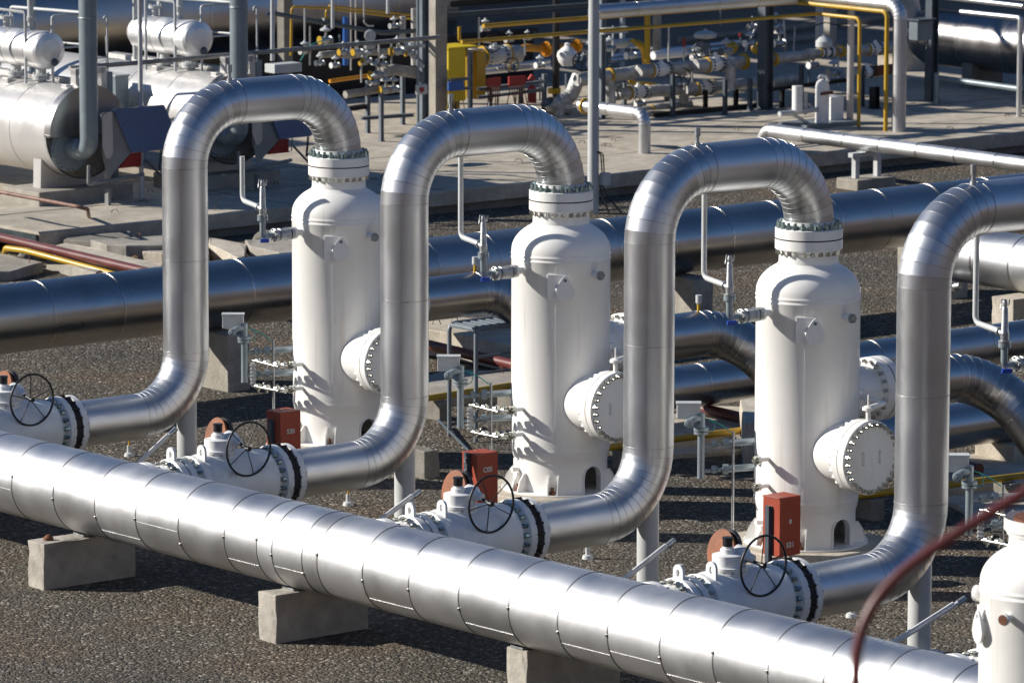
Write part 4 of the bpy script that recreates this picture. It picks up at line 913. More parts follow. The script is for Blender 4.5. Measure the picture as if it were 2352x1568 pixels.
# ---------------------------------------------------------------- heater units on the platform, left
HTX, HTY, HTZ, HTR = 10.4, 24.7, 1.60, .77
def make_heater():
    x, y, z, r = HTX, HTY, HTZ, HTR; o = V((x, y, z)); B = V((0, 1, 0))
    R = root('heater_tank', (x, y, ZP), '', 'heater')
    b = MB(); b.lathe(o, B, [(-.02, r + .03), (.0, r + .03), (.0, r), (2.3, r), (2.31, r + .008), (2.35, r + .008), (2.36, r), (6.2, r), (6.5, r * .86), (6.66, r * .5), (6.7, .05)], 72, False, True, sharp=.6)
    for t in (1.1, 3.6): b.lathe(o, B, [(t, r), (t + .005, r + .006), (t + .02, r + .006), (t + .025, r)], 72, False, False)
    b.build('tank_shell', M['tank'], R)
    b = MB(); b.lathe(o, B, [(.0, r + .02), (.03, r + .02)], 64); b.bolts(o + B * .0, -B, r - .06, 30, .02, .03); fp = b.build('end_plate', M['face'], R)
    # half-round cowl over the upper half
    b = MB(); n = 24; vs = []
    for k in range(n + 1):
        a = pi * k / n; vs += [o + V((cos(a) * (r + .035), -.16, sin(a) * (r + .035) + .02)), o + V((cos(a) * (r + .035), .02, sin(a) * (r + .035) + .02))]
    b.add(vs, [(2 * k, 2 * k + 1, 2 * k + 3, 2 * k + 2) for k in range(n)], True)
    b.add([o + V((cos(pi * k / n) * (r + .035), -.16, sin(pi * k / n) * (r + .035) + .02)) for k in range(n + 1)], [tuple(range(n + 1))])
    b.box2((x - r - .05, y - .17, z - .02), (x + r + .05, y - .0, z + .02)); b.build('cowl', M['cladback'], R)
    q = V((x - .31, y, z - .24)); b = MB(); b.lathe(q, -B, [(-.02, .40), (.06, .40), (.065, .36), (.10, .35)], 40); b.bolts(q - B * .06, -B, .375, 20, .018, .03); b.build('burner_flange', M['stack'], R)
    # stack: elbow out of the burner then up
    b = MB(); s0 = V((x - .31, y - .05, z - .24)); s1 = V((x - .31, y - .60, z - .24)); st = V((x - .31, y - .60, 6.5))
    b.run([s0, s1, st], .155, R=.20, gores=4, seg=32, smooth_bend=False); b.lathe(s0, s1 - s0, [(.05, .17), (.30, .185), (.34, .16)], 32); b.build('chimney', [M['stack']], R)
    b = MB(); b.torus((x - .31, y - .60, 3.62), UP, .16, .012, 32, 6); b.build('chimney_clamp', M['galv'], R)
    # burner hood: grey cheek plate and blue side sheet
    yy = y - .62
    def Q(px_, py_, Y=None): return gy(px_, py_, yy if Y is None else Y)
    b = MB(); b.prism([Q(232, 262), Q(259, 253), Q(302, 350), Q(249, 410), Q(236, 355)], V((0, .02, 0))); b.build('hood_cheek', M['greyhood'], R)
    b = MB(); b.prism([Q(235, 266, yy - .03), Q(258, 256, yy - .03), Q(260, 352, yy - .03), Q(252, 365, yy - .03), Q(244, 364, yy - .03), Q(236, 336, yy - .03)], V((0, .02, 0))); b.build('sunlit_patch', M['tank'], R)  # paler sheet stands for sunlight falling on the cheek
    b = MB(); b.prism([Q(262, 251, yy - .05), Q(377, 241, yy - .05), Q(402, 300, yy - .05), Q(376, 344, yy - .05), Q(302, 351, yy - .05)], V((0, .03, 0)))
    b.build('hood_panel', M['hood'], R)
    b = MB(); b.prism([Q(302, 352, yy + .1), Q(324, 350, yy + .1), Q(324, 382, yy + .1), Q(274, 387, yy + .1)], V((0, .35, 0))); b.build('red_housing', M['redd'], R)
    b = MB(); b.run([Q(326, 344), Q(332, 346), Q(330, 378), Q(322, 380)], .012, seg=6); b.run([Q(335, 368), Q(378, 412)], .02, seg=6); b.run([Q(370, 345), Q(366, 392), Q(385, 370)], .02, seg=6); b.build('gas_train', M['steel'], R)
    b = MB(); b.run([Q(204, 380), Q(203, 424), Q(330, 400)], .03, R=.03, seg=8); b.box2((x + .0, y - .7, ZP), (x + .06, y - .6, z - .9)); b.build('floor_frame', M['greyhood'], R)
    # saddles
    for yy2 in (.35, 4.6):
        b = MB(); n = 16; pts = [V((x - .66, y + yy2, .66)), V((x + .66, y + yy2, .66))] + [V((x + cos(a) * (r + .01), y + yy2, z + sin(a) * (r + .01))) for a in [-.6 - (pi - 1.2) * k / n for k in range(n + 1)]]
        b.prism(pts, V((0, .22, 0))); b.build('saddle', M['tank'], R)
    # plinths
    b = MB(); b.box2((x - 1.0, y - .1, ZP - .3), (x + .95, y + 1.0, .66), bev=.02); b.build('plinth', M['conc'], R)
    # necks and pads on top
    for t in (1.25, 2.0):
        b = MB(); q = V((x, y + t, z + r - .03)); b.lathe(q, UP, [(0, .09), (.06, .09), (.065, .15), (.10, .15), (.105, .14), (.115, .155), (.15, .155), (.155, .09), (.34, .085)], 24, sharp=.4); b.bolts(q + UP * .15, UP, .13, 10, .014, .03); b.build('neck_flange', M['greyw'], R)
    b = MB()
    for t, s_ in ((.7, .3), (1.9, -.25), (3.2, .25), (.35, -.1)): b.box((x + s_, y + t, z + r * .96), (.12, .16, .12), bev=.01)
    b.box2((x + .3, y + .8, z + r - .12), (x + .5, y + 4.2, z + r + .05)); b.build('pad', M['tank'], R)
    b = MB(); b.box2((x - .05, y + .15, z + r - .05), (x + .02, y + .3, z + r + .28)); b.box2((x - .05, y + .15, z + r + .20), (x + .55, y + .3, z + r + .30)); b.box2((x + .48, y + .15, z + r - .3), (x + .6, y + .3, z + r + .30)); b.build('bracket', M['tank'], R)
    return R
ht = make_heater()
def make_drum():
    x, y, z, r = HTX, HTY + .93, 2.92, .325; B = V((0, 1, 0)); o = V((x, y, z))
    R = root('expansion_drum', (x, y + 1, z - r), '', 'drum')
    b = MB(); b.run([o + B * .1, o + B * 1.72], r, step=.31, bead=.004, bw=.012, seg=48, cap=False, jit=.03, long_seam=.006)
    b.lathe(o + B * .1, -B, [(0, r), (.05, r * .93), (.10, r * .6), (.12, .02)], 48, False, True, sharp=.3); b.lathe(o + B * 1.72, B, [(0, r), (.22, r * .62), (.24, .02)], 24, False, True, sharp=.2)
    b.build('drum_cladding', [M['drum'], M['seam']], R)
    b = MB(); b.lathe(o + V((.06, .02, -.20)), -B, [(0, .07), (.03, .07), (.05, .04), (.08, .045)], 16); b.build('end_nozzle', M['steel'], R)
    b = MB(); b.lathe(o + B * 1.35 + UP * .3, UP, [(0, .06), (.14, .06), (.15, .12), (.20, .12)], 20); b.bolts(o + B * 1.35 + UP * .5, UP, .10, 8, .012, .03); b.build('top_flange', M['greyw'], R)
    b = MB(); q = o + B * .62 + UP * .3; b.lathe(q, UP, [(0, .05), (.16, .05), (.165, .09), (.20, .09), (.205, .09), (.235, .09), (.24, .05)], 20); b.run([q + UP * .24, q + UP * .72, q + V((-.65, .35, .80))], .055, R=.12, gores=5, seg=16, smooth_bend=True); b.build('riser_pipe', M['greyw'], R)
    return R
dr = make_drum()
def make_rail():
    z0 = HTZ + HTR - .02; A = gz(121.5, 192, z0); R = root('guard_rail', A, '', 'guard rail')
    H = 1.15; E_ = A + V((.85, 0, 0)); Bp = V((A.x + .45, A.y + 1.9, z0)); r = .026
    b = MB(); b.run([A, A + UP * H, E_ + UP * H, E_ + UP * (H - .5)], r, R=.04, gores=3, seg=8, smooth_bend=True)
    b.cyl(A + UP * .6, E_ + UP * .6, r * .7, seg=8); b.build('front_rail', M['greyw'], R)
    b = MB(); b.run([Bp, Bp + UP * H, V((E_.x, E_.y, z0 + H))], r * 1.2, R=.04, gores=3, seg=8, smooth_bend=True); b.cyl(Bp + UP * .6, V((E_.x, E_.y, z0 + .6)), r * .8, seg=8); b.build('side_rail', M['greyw'], R)
    b = MB(); C_ = A + V((-.55, .9, 0)); b.run([C_, C_ + UP * 1.25, C_ + V((-.0, 2.2, 1.25))], r, R=.04, gores=3, seg=8, smooth_bend=True); D_ = A + V((-.35, .3, 0)); b.run([D_ + UP * 0, D_ + UP * 1.22, C_ + UP * 1.25], r, R=.04, gores=3, seg=8, smooth_bend=True); b.build('back_rail', M['greyw'], R)
    return R
gr = make_rail()
q = V((3.16, 0, 0))
hl = ['silver heater tank at the left edge with dark end plate and grey chimney', 'second silver heater tank seen through the leftmost loop, with its own grey chimney']
dl = ['shiny silver expansion drum at the left edge above the first heater tank', 'shiny silver expansion drum above the second heater tank, whole in view']
rl = ['pale guard rail on top of the first heater tank at the left edge', 'pale guard rail on top of the second heater tank left of its chimney']
tag(ht, hl[0], 'heater', 'heater tanks'); tag(dr, dl[0], 'drum', 'expansion drums'); tag(gr, rl[0], 'guard rail', 'guard rails on the heaters')
for src, lab in ((ht, hl[1]), (dr, dl[1]), (gr, rl[1])): o = copy_tree(src); o.location = src.location + q; o['label'] = lab

# extras round the heaters
c = gz(281, 262, ZP); R = root('control_cabinet', c, 'grey control cabinet standing between the two heater tanks', 'cabinet')
cc = gy(281, 215, 26.6); c = V((cc.x, 26.6, ZP))
b = MB(); b.box2((c.x - .14, c.y, cc.z - .32), (c.x + .14, c.y + .5, cc.z + .30), bev=.01); b.build('cabinet_body', M['stack'], R, loc=c); 
b = MB(); b.box2((c.x - .16, c.y - .02, cc.z + .30), (c.x + .16, c.y + .52, cc.z + .33)); b.build('lid', M['greyw'], R, loc=c)
b = MB(); b.box2((c.x - .05, c.y + .2, ZP), (c.x + .05, c.y + .3, cc.z - .32)); b.build('leg', M['steelm'], R, loc=c); R.location = c
for i, (x0, y0, x1, y1) in enumerate(((246, 40, 250, 165), (590, 18, 594, 138))):
    a, e = gy(x0, y0, 25.6), gy(x1, y1, 25.6); R = root('vent_tube', (a.x, 25.6, e.z), ['thin white vent tube with bent top right of the first chimney', 'thin white vent tube with bent top right of the second chimney'][i], 'vent tube', 'vent tubes by the chimneys')
    b = MB(); b.run([(a.x, 25.6, e.z - .3), (a.x, 25.6, a.z), (a.x - .06, 25.6, a.z + .03), (a.x - .07, 25.6, a.z - .04)], .018, R=.03, gores=5, seg=10, smooth_bend=True); b.build('tube', M['greyw'], R)
    b = MB(); b.box2((a.x - .05, 25.55, e.z - 1.1), (a.x + .07, 25.65, e.z)); b.build('post', M['stack'], R)
    if i == 0: b = MB(); b.run([(a.x - .02, 25.58, a.z - .3), (a.x - .05, 25.58, a.z - .35), (a.x - .04, 25.58, a.z - .85), (a.x, 25.58, a.z - .9)], .008, seg=5); b.build('wire', M['galv'], R)
simple_run('wrapped_line', [gy(160, 157, 25.15), gy(408, 137, 25.15), gy(749, 107.7, 25.15), gy(1010, 86, 25.15)], .042, M['lag'], 'thin lagged line sagging across from the first chimney to the rack column', cat='pipe', seg=10)
for i, (x, y0, y1, Y, w, m, lab) in enumerate(((309, -60, 137, 27.3, .045, 'greyw', 'pale vertical pipe behind the second drum'), (321, -5, 252, 24.3, .04, 'greyw', 'thin pale post in front of the second heater tank'), (368, -30, 48, 27.5, .05, 'greyw', 'pale vertical pipe behind the flange of the second drum'))):
    a, e = gy(x, y0, Y), gy(x, y1, Y); b = MB(); b.cyl((a.x, Y, e.z if i != 1 else ZP), (a.x, Y, a.z), w / 2 + .02, seg=12)
    if i == 1: b.run([(a.x, Y, a.z - .02), (a.x + .12, Y, a.z + .05), (a.x + 1.6, Y, a.z + .12)], w / 2 + .01, seg=10)
    tag(b.build('pale_post', M[m], loc=(a.x, Y, e.z)), lab, 'post', 'pale posts round the heaters')
b = MB(); a = gy(73, 68, 29.5); b.cyl((a.x, 29.5, ZP), (a.x, 29.5, 5.5), .07, seg=16); tag(b.build('grey_post', M['stack'], loc=(a.x, 29.5, ZP)), 'blue-grey post behind the first drum at the left edge', 'post')

# unseen sunshades added above the picture's top edge to shade the rack and yard
def sunshade(name, x0, x1, y0, y1, z, gaps, posts, label):
    R = root(name, ((x0 + x1) / 2, (y0 + y1) / 2, 0), label, 'sunshade'); b = MB(); t = x0
    for g0, g1 in gaps + [(x1, x1)]:
        if g0 > t: b.box2((t, y0, z), (g0, y1, z + .05))
        t = g1
    for k in range(4): b.box2((x0, y0 + (y1 - y0) * k / 3.05, z - .15), (x1, y0 + (y1 - y0) * k / 3.05 + .12, z - .002))
    b.build('shade_sheets', M['steelm'], R)
    for px_, py_ in posts: b = MB(); b.box2((px_ - .08, py_ - .08, 0), (px_ + .08, py_ + .08, z - .15)); b.build('post', M['steel'], R)
# ---------------------------------------------------------------- huge duct behind the heaters, and added block casting the yard shade
b = MB(); b.run([(-2, 38.2, 1.9), (28.5, 38.2, 1.9)], 1.35, step=1.6, bead=.008, bw=.03, seg=64); o = tag(b.build('large_insulated_duct', [M['cladback'], M['seaml']], loc=(10, 38.2, 0)), 'huge horizontal insulated duct along the top left behind the heaters', 'duct')
b = MB(); b.box2((6, 35.6, 0), (29.5, 35.8, 1.35), bev=.02); b.box2((5.9, 35.55, 1.35), (29.6, 35.85, 1.40)); tag(b.build('shade_wall', M['black'], loc=(18, 35.7, 0)), 'low black panel standing in for the shade under the huge duct behind the heaters', 'wall')  # black colour stands in for the deep shade below the duct
sunshade('north_sunshade', -12, 7, 41, 47.5, 9.0, [], [(-11, 47), (6, 47)], 'added unseen roof behind the huge duct, above the picture top edge')
for i, x in enumerate((5, 12, 19, 26)):
    b = MB(); b.box2((x - .3, 37.2, 0), (x + .3, 39.2, .75)); tag(b.build('duct_saddle', M['concd'], loc=(x, 38.2, 0)), ['concrete saddle under the huge duct at the far left', 'concrete saddle under the huge duct behind the first heater', 'concrete saddle under the huge duct behind the second heater', 'concrete saddle under the huge duct near its right end'][i], 'saddle', 'saddles under the huge duct')
R = root('shade_block', (25, 66, 0), 'long added block beyond the top edge that shades the yard', 'shade block')  # unseen block, added to cast shade over the yard
b = MB(); b.box2((-12, 61.5, 0), (56, 80, 11)); b.build('wall', M['steelm'], R)
b = MB(); b.prism([V((-12.5, 61, 11)), V((-12.5, 80.5, 11)), V((-12.5, 70.7, 13))], V((69, 0, 0))); b.build('sunshade', M['steel'], R)

sunshade('rack_sunshade', 18.3, 62, 37.5, 48.5, 9.0, [(20.2, 20.8), (24.1, 25.0), (27.5, 28), (32, 32.7), (38, 38.6)], [(20, 48), (34, 48), (48, 48), (61, 48)], 'added unseen roof north of the gas rack, above the picture top edge')
sunshade('yard_sunshade', 15, 75, 50, 60.5, 9.0, [(21, 21.3), (25.5, 26), (33, 33.5), (41, 41.6)], [(16, 60), (36, 60), (60, 60)], 'second added unseen roof over the yard, above the picture top edge')

# ---------------------------------------------------------------- steelwork and columns of the gas rack
def column(x, y0, y1, Y, wpx, m, name, label, cat='column', top=None, depth=None, z0=ZP, shape='box', group='rack columns'):
    a = gy(x, y1, Y); t = gy(x, y0, Y); s_ = 12000 / ((a - CAM).dot(FW)); w = wpx / s_ / (1.0 if shape != 'box' else 1.35)
    zt = t.z if top is None else top; b = MB(); z0 = a.z if z0 is None else z0
    if shape == 'box': b.box2((a.x - w / 2, Y - (depth or w) / 2, z0), (a.x + w / 2, Y + (depth or w) / 2, zt))
    elif shape == 'h':
        w = wpx / s_ / 1.35
        for k in (-1, 1): b.box((a.x + k * w / 2, Y, (z0 + zt) / 2), (.018, w, zt - z0))
        b.box((a.x, Y, (z0 + zt) / 2), (w, .014, zt - z0))
    else: b.cyl((a.x, Y, z0), (a.x, Y, zt), w / 2, seg=18)
    if shape != 'round': b.box((a.x, Y, z0 + .012), (w * 1.5, w * 1.5, .024))
    return tag(b.build(name, m, loc=(a.x, Y, z0)), label, cat, group)
column(1003, 0, 270, 30.2, 46, M['conc'], 'concrete_column', 'wide pale concrete column at the top centre-left', top=5.5)
column(972, 0, 285, 29.6, 24, M['steelm'], 'steel_column', 'grey steel column hugging the left side of the wide concrete column', top=5.5, shape='h')
column(960, 0, 290, 29.4, 7, M['stack'], 'conduit_post', 'thin pale conduit post left of the concrete column', top=5.5, shape='round')
column(655, 0, 150, 35.0, 34, M['concd'], 'concrete_column', 'dark concrete column behind the second chimney', top=5.5)
column(1277, 60, 208, 30.8, 17, M['black'], 'pipe_column', 'black round pipe column with a yellow collar behind the second loop arch', top=3.2, shape='round')
column(1757, 20, 272, 27.9, 34, M['steel'], 'steel_column', 'black steel column in front of the valve runs above the third loop arch', top=3.0, shape='h')
column(1382, 60, 252, 28.6, 16, M['steelm'], 'steel_column', 'slim grey steel column immediately right of the tall pole', top=3.4, shape='h')
column(1429, 0, 160, 34.2, 12, M['greyw'], 'white_post', 'narrow white post behind the valves right of the tall pole', top=5)
column(1881, 20, 170, 35.6, 18, M['greyw'], 'white_post', 'bright white post behind the domed valve at the top right', top=5)
column(1905, 20, 165, 36.5, 30, M['pave'], 'concrete_column', 'pale concrete column behind the bright white post', top=5)
column(2138, 0, 240, 26.9, 28, M['steel'], 'steel_column', 'dark steel column left of the dark tank at the top right', top=5, shape='h')
column(2150, 168, 250, 26.4, 12, M['stack'], 'grey_pipe_post', 'short blue-grey pipe post right of the dark steel column', shape='round')
column(1952, 12, 285, 25.2, 16, M['tank'], 'grey_pipe_post', 'slim silver vertical pipe left of the yellow downpipes', shape='round')
for i, (x, y0, y1, Y, m) in enumerate(((845, 185, 280, 29.6, 'steelm'), (876, 214, 305, 28.4, 'steelm'), (925, 176, 268, 30.3, 'steelm'), (1545, 172, 272, 28.0, 'steel'), (1665, 182, 275, 27.7, 'steel'), (1722, 180, 272, 27.9, 'steel'), (1434, 190, 246, 29.4, 'steelm'), (1840, 150, 250, 27.6, 'steel'), (1980, 150, 255, 27.0, 'steel'), (2008, 200, 265, 26.6, 'black'), (1620, 208, 270, 28.7, 'black'), (1125, 200, 250, 30.0, 'steelm'), (1196, 190, 240, 30.4, 'steelm'), (1250, 170, 235, 30.4, 'steelm'), (1080, 118, 240, 30.0, 'steelm'), (1690, 205, 268, 28.4, 'black'), (1796, 205, 262, 27.9, 'black'))):
    t = ['left end of the small regulator pipework', 'capped end of the small regulator pipework', 'right end of the small regulator pipework', 'left part of the valve run above the third arch', 'middle of the valve run above the third arch', 'valve run just left of the black column', 'insulated drop pipe right of the tall pole', 'pipe run right of the black column', 'right end of the valve run', 'lower right end of the valve run', 'lower valve run left part', 'left red label plate', 'right red label plate', 'red extinguisher', 'yellow cabinet', 'lower valve run near the black column', 'lower run right of the black column'][i]
    column(x, y0, y1, Y, 10 if i != 9 else 22, M[m], 'steel_support', 'short grey steel leg carrying the ' + t, cat='steel leg', shape='h', group='short legs of the pipe rack')

def plane_run(name, pxs, Y, rpx, m, label, cat='pipe', R=.12, seg=14, seams=0, group='rack pipes'):
    pts = [gy(x, y, Y) for x, y in pxs]; s_ = 12000 / ((pts[0] - CAM).dot(FW)); r = rpx / s_
    b = MB(); b.run(pts, r, R=R, gores=6, seg=seg, smooth_bend=not seams, step=seams or 1.5, bead=.004 if seams else 0, bw=.015, wob=0)
    return tag(b.build(name, [M[m], M['seaml']], loc=pts[0]), label, cat, group)
def beam(pa, pb, Y, hpx, m, label, name='steel_beam', w=.12):
    A, B = gy(*pa, Y), gy(*pb, Y); s_ = 12000 / ((A - CAM).dot(FW)); h = hpx / s_; d = (B - A); L = d.length; d.normalize(); t = V((0, 1, 0)); n = t.cross(d)
    b = MB(); c = (A + B) / 2
    for k in (-1, 1): b.box(c + n * (k * h / 2), (L, w, .014), ax=(d, t, n))
    b.box(c, (L, .012, h), ax=(d, t, n)); return tag(b.build(name, M[m], loc=A), label, 'beam', 'rack beams')
beam((1026, 38), (1362, 14), 30.2, 15, 'steel', 'long dark steel beam running from the concrete column to the tall pole')
beam((1034, 10), (1352, -14), 33.0, 12, 'black', 'dark upper beam along the top edge right of the concrete column')
beam((1383, 72), (1440, 68), 28.4, 12, 'greyw', 'short pale bracket beam beside the tall pole')
beam((1500, 264), (1760, 240), 28.2, 8, 'black', 'low black floor beam under the valve runs')
beam((1100, 205), (1250, 187), 30.0, 5, 'steelm', 'thin cable ladder rail above the red label plates')
beam((1100, 224), (1250, 206), 30.0, 5, 'steelm', 'thin cable ladder rail below the red label plates')
beam((1030, 185), (1082, 180), 29.9, 4, 'steelm', 'short ladder rail above the blue label plate')
beam((1030, 207), (1082, 202), 29.9, 4, 'steelm', 'short ladder rail below the blue label plate')
beam((800, 250), (842, 244), 29.6, 9, 'black', 'short dark beam left of the regulator legs')
beam((830, 272), (950, 264), 29.2, 6, 'steelm', 'grey floor channel under the small regulator pipework')
beam((1770, 205), (1960, 182), 27.8, 7, 'black', 'black floor beam right of the black column')
# long silver and yellow pipes over the rack: one leg goes down in front
def foot_run(name, foot, ztop_px, ycorner_px, xend, r, m, label, ms=None, seams=0, R=.12, y2=None):
    f = gz(*foot, ZP); zt = gx(foot[0], ztop_px, f.x).z if False else gy(foot[0], ztop_px, f.y).z
    c2 = gz(*ycorner_px, zt); xend = gy(xend, 60, c2.y).x; pts = [f, V((f.x, f.y, zt)), V((f.x, c2.y, zt)), V((xend, c2.y, zt))]
    b = MB(); b.run(pts, r, R=R, gores=6, seg=24, smooth_bend=not seams, step=seams or 2.0, bead=.004 if seams else 0, bw=.018)
    return tag(b.build(name, ms or [M[m], M['seaml']], loc=f), label, 'pipe', 'rack pipes')
foot_run('yellow_pipe', (2034, 302), 28, (1845, 4), 1110, .042, 'yellow', 'long bright yellow pipe across the top with a tall downpipe at the right')
foot_run('yellow_pipe', (1972, 292), 43, (1866, 33), 1060, .036, 'yellow', 'second lower yellow pipe parallel to the long one, dropping beside the slim silver pipe')
foot_run('insulated_pipe', (2064, 302), 14, (1860, -10), 1366, .135, 'clad2', 'silver insulated pipe above the yellow one, elbow and tall drop at the top right', seams=1.0, R=.26)
plane_run('yellow_pipe', [(1092, 98), (1055, 99), (1055, 62)], 29.5, 4, 'yellow', 'short yellow bend joining the lower yellow pipe right of the concrete column')
plane_run('yellow_riser', [(1487, -40), (1487, 141)], 31.5, 7, 'yellow', 'thick vertical yellow pipe at the top centre right of the tall pole', R=0)
plane_run('lagged_riser', [(1509, -40), (1509, 136)], 31.7, 10, 'lag', 'grey lagged vertical pipe right of the thick yellow riser', R=0)
# pipe along Y dropping to the platform
f = gz(1480, 352, ZP); zt = gy(1480, 262, f.y).z; c2 = gz(1306, 247, zt)
long_pipe('insulated_pipe', [f, (f.x, f.y, zt), (f.x, c2.y + .1, zt)], .115, 'short silver insulated pipe bending down onto the platform behind the second arch', M['clad2'], R=.2, step=.9, seg=28, gores=5)
b = MB(); q = V((f.x, c2.y, zt)); b.lathe(q, (0, -1, 0), [(0, .15), (.04, .15)], 24); tag(b.build('yellow_collar', M['yellow'], loc=q), 'yellow collar ring round the left end of the short silver pipe', 'collar')
plane_run('lagged_elbow', [(1306, 247), (1262, 242), (1255, 232), (1310, 225), (1330, 175)], 29.6, 17, 'lagw', 'bulky grey lagged elbow behind the second arch, left of the tall pole', R=.25)
plane_run('lagged_pipe', [(1400, 166), (1402, 250)], 29.0, 13, 'lagw', 'vertical grey lagged drop pipe right of the slim steel column', R=.1)

# ---------------------------------------------------------------- valve runs
def flange_ring(b, x, y, Y, rpx, tpx=5, d=(1, 0, 0)):
    c = gy(x, y, Y); s_ = 12000 / ((c - CAM).dot(FW)); b.lathe(c - V(d) * (tpx / s_ / 2), d, [(0, rpx / s_), (tpx / s_ / .77, rpx / s_)], 24)
def lagged(pa, pb, Y, rpx, label, m='lagw', extra=None):
    A, B = gy(*pa, Y), gy(*pb, Y); s_ = 12000 / ((A - CAM).dot(FW)); r = rpx / s_; pts = [A.lerp(B, k / 10) + V((0, 0, random.uniform(-.01, .01))) for k in range(11)]
    b = MB(); b.run(pts, r, seg=20, wob=.06, step=0); R = root('lagged_pipe', A, label, 'pipe', 'lagged pipes of the valve runs'); b.build('lagging', M[m], R)
    if extra:
        for q in extra: bb = MB(); flange_ring(bb, q[0], q[1], Y, q[2], 5); bb.build('yellow_flange', M['yellow'], R)
    return R
def rack_valve(px, py, Y, wpx, rpx, label, wheel=None, top=None, m='whitev'):
    c = gy(px, py, Y); s_ = 12000 / ((c - CAM).dot(FW)); hw = wpx / s_ / .77 / 2; r = rpx / s_; X = V((1, 0, 0))
    R = root('rack_valve', c, label, 'valve', 'white valves of the gas rack')
    b = MB(); b.lathe(c - X * hw, X, [(0, r * 1.05), (.05, r * 1.05), (.055, r * .85), (hw * .5, r * .8), (hw * .8, r * .95), (hw * 1.2, r * .95), (hw * 1.5, r * .8), (2 * hw - .055, r * .85), (2 * hw - .05, r * 1.05), (2 * hw, r * 1.05)], 28, sharp=.4); b.build('valve_body', M[m], R)
    bolt_set(R, c - X * (hw - .055), X, r * .93, 12, .018, .05, m=M['plate'], name='bolt'); bolt_set(R, c + X * (hw - .055), -X, r * .93, 12, .018, .05, m=M['plate'], name='bolt')
    b = MB(); h = (top or 0) / s_
    b.lathe(c + UP * r * .7, UP, [(0, r * .6), (r * .35, r * .55), (r * .36, r * .3), (r * .36 + max(h, .05), r * .25)], 16); b.build('stem', M[m], R)
    for k in (-1, 1): b = MB(); b.lathe(c + X * k * (hw + .02), X, [(-.016, r * 1.12), (.016, r * 1.12)], 28); b.build('yellow_flange', M['yellow'], R)
    for k in (-1, 1):
        a_ = c + X * k * (hw + .035); b = MB(); b.run([a_, a_ + X * k * .1, a_ + X * k * .2, a_ + X * k * .3], r * .93, seg=20, wob=.05); b.build('lagging_sleeve', M['lagw'], R)
    if wheel:
        wc = gy(wheel[0], wheel[1], Y - .3); wr = wheel[2] / s_; b = MB(); b.torus(wc, (.35, 1, 0), wr, .012, 36, 6)
        for k in range(3): a = .4 + 2 * pi * k / 3; b.cyl(wc, wc + V((cos(a) * wr * .94, -cos(a) * wr * .33, sin(a) * wr)), .008, seg=6)
        b.cyl(wc, wc + V((0, .3, 0)), .015, seg=8); b.build('handwheel', M['black'], R)
    return R
lagged((1325, 184), (1492, 162), 29.0, 15, 'grey lagged upper pipe starting right of the tall pole', extra=[(1400, 174, 18)])
rack_valve(1518, 160, 28.8, 44, 16, 'white flanged meter with dark bolts between two lagged pipes, first of the upper run')
lagged((1542, 157), (1618, 151), 28.7, 13, 'grey lagged pipe between the first and second white units of the upper run')
rack_valve(1643, 148, 28.5, 38, 17, 'white valve with black handwheel, yellow rings either side, in the upper run', wheel=(1613, 112, 20), top=10)
lagged((1664, 148), (1706, 142), 28.4, 13, 'short grey lagged tee pipe left of the black column', extra=[(1708, 142, 19)])
plane_run('lagged_pipe', [(1679, 150), (1678, 208)], 28.3, 12, 'lagw', 'grey lagged vertical drop left of the black column', R=.05)
lagged((1774, 136), (1868, 125), 28.0, 13, 'crumpled lagged pipe right of the black column', extra=[(1776, 136, 17)])
R = rack_valve(1898, 120, 27.9, 30, 11, 'control valve with a grey dome hat at the top right')
c = gy(1893, 92, 27.9); b = MB(); b.lathe(c - UP * .15, UP, [(0, .15), (.02, .17), (.12, .17), (.2, .10), (.23, .03), (.28, .03)], 24, sharp=.5); b.build('dome', M['greyw'], R)
lagged((1925, 118), (1992, 114), 27.8, 9, 'thin lagged pipe behind the slim silver vertical pipe', extra=[(1932, 118, 14)])
rack_valve(2010, 113, 27.6, 34, 14, 'white cylinder valve between the two right-hand downpipes, upper')
rack_valve(1990, 166, 27.4, 34, 14, 'white cylinder valve between the two right-hand downpipes, lower')
lagged((2008, 164), (2052, 158), 27.3, 12, 'rust brown pipe end behind the yellow downpipe', m='rust')
rack_valve(1466, 212, 29.2, 40, 15, 'white flanged valve, first of the lower run right of the tall pole')
lagged((1408, 220), (1444, 215), 29.25, 13, 'short lagged pipe entering the first white valve of the lower run')
lagged((1490, 211), (1592, 203), 29.1, 14, 'grey lagged lower pipe with an elbow, left of the lower white valve')
rack_valve(1618, 203, 28.9, 38, 16, 'white valve of the lower run under the handwheel valve', wheel=(1566, 178, 22))
lagged((1640, 200), (1740, 190), 28.8, 13, 'dark lagged lower pipe behind the black column')
lagged((1770, 188), (1830, 180), 28.6, 13, 'lagged lower pipe right of the black column')
lagged((1446, 260), (1585, 240), 29.3, 11, 'lowest lagged pipe just above the platform', extra=[(1496, 254, 13)])
plane_run('lagged_pipe', [(1572, 205), (1570, 238)], 29.2, 12, 'lagw', 'short lagged vertical joining the lower and lowest pipes', R=.05)
for i, (x0, y0, x1, y1, Y, lab) in enumerate(((1400, 130, 1700, 96, 33.5, 'upper of two slim silver pipes behind the valve run'), (1400, 139, 1690, 108, 33.2, 'lower of two slim silver pipes behind the valve run'), (1100, 158, 1262, 140, 32.8, 'upper silver pipe left of the black pipe column'), (1098, 168, 1262, 151, 32.4, 'lower silver pipe left of the black pipe column'))):
    plane_run('silver_pipe', [(x0, y0), (x1, y1)], Y, 5.5, 'clad', lab, R=0, seg=20)
plane_run('yellow_elbow', [(1490, 100), (1520, 104), (1528, 140)], 31.0, 0.1, 'yellow', 'tiny yellow impulse line', R=.02) if False else None
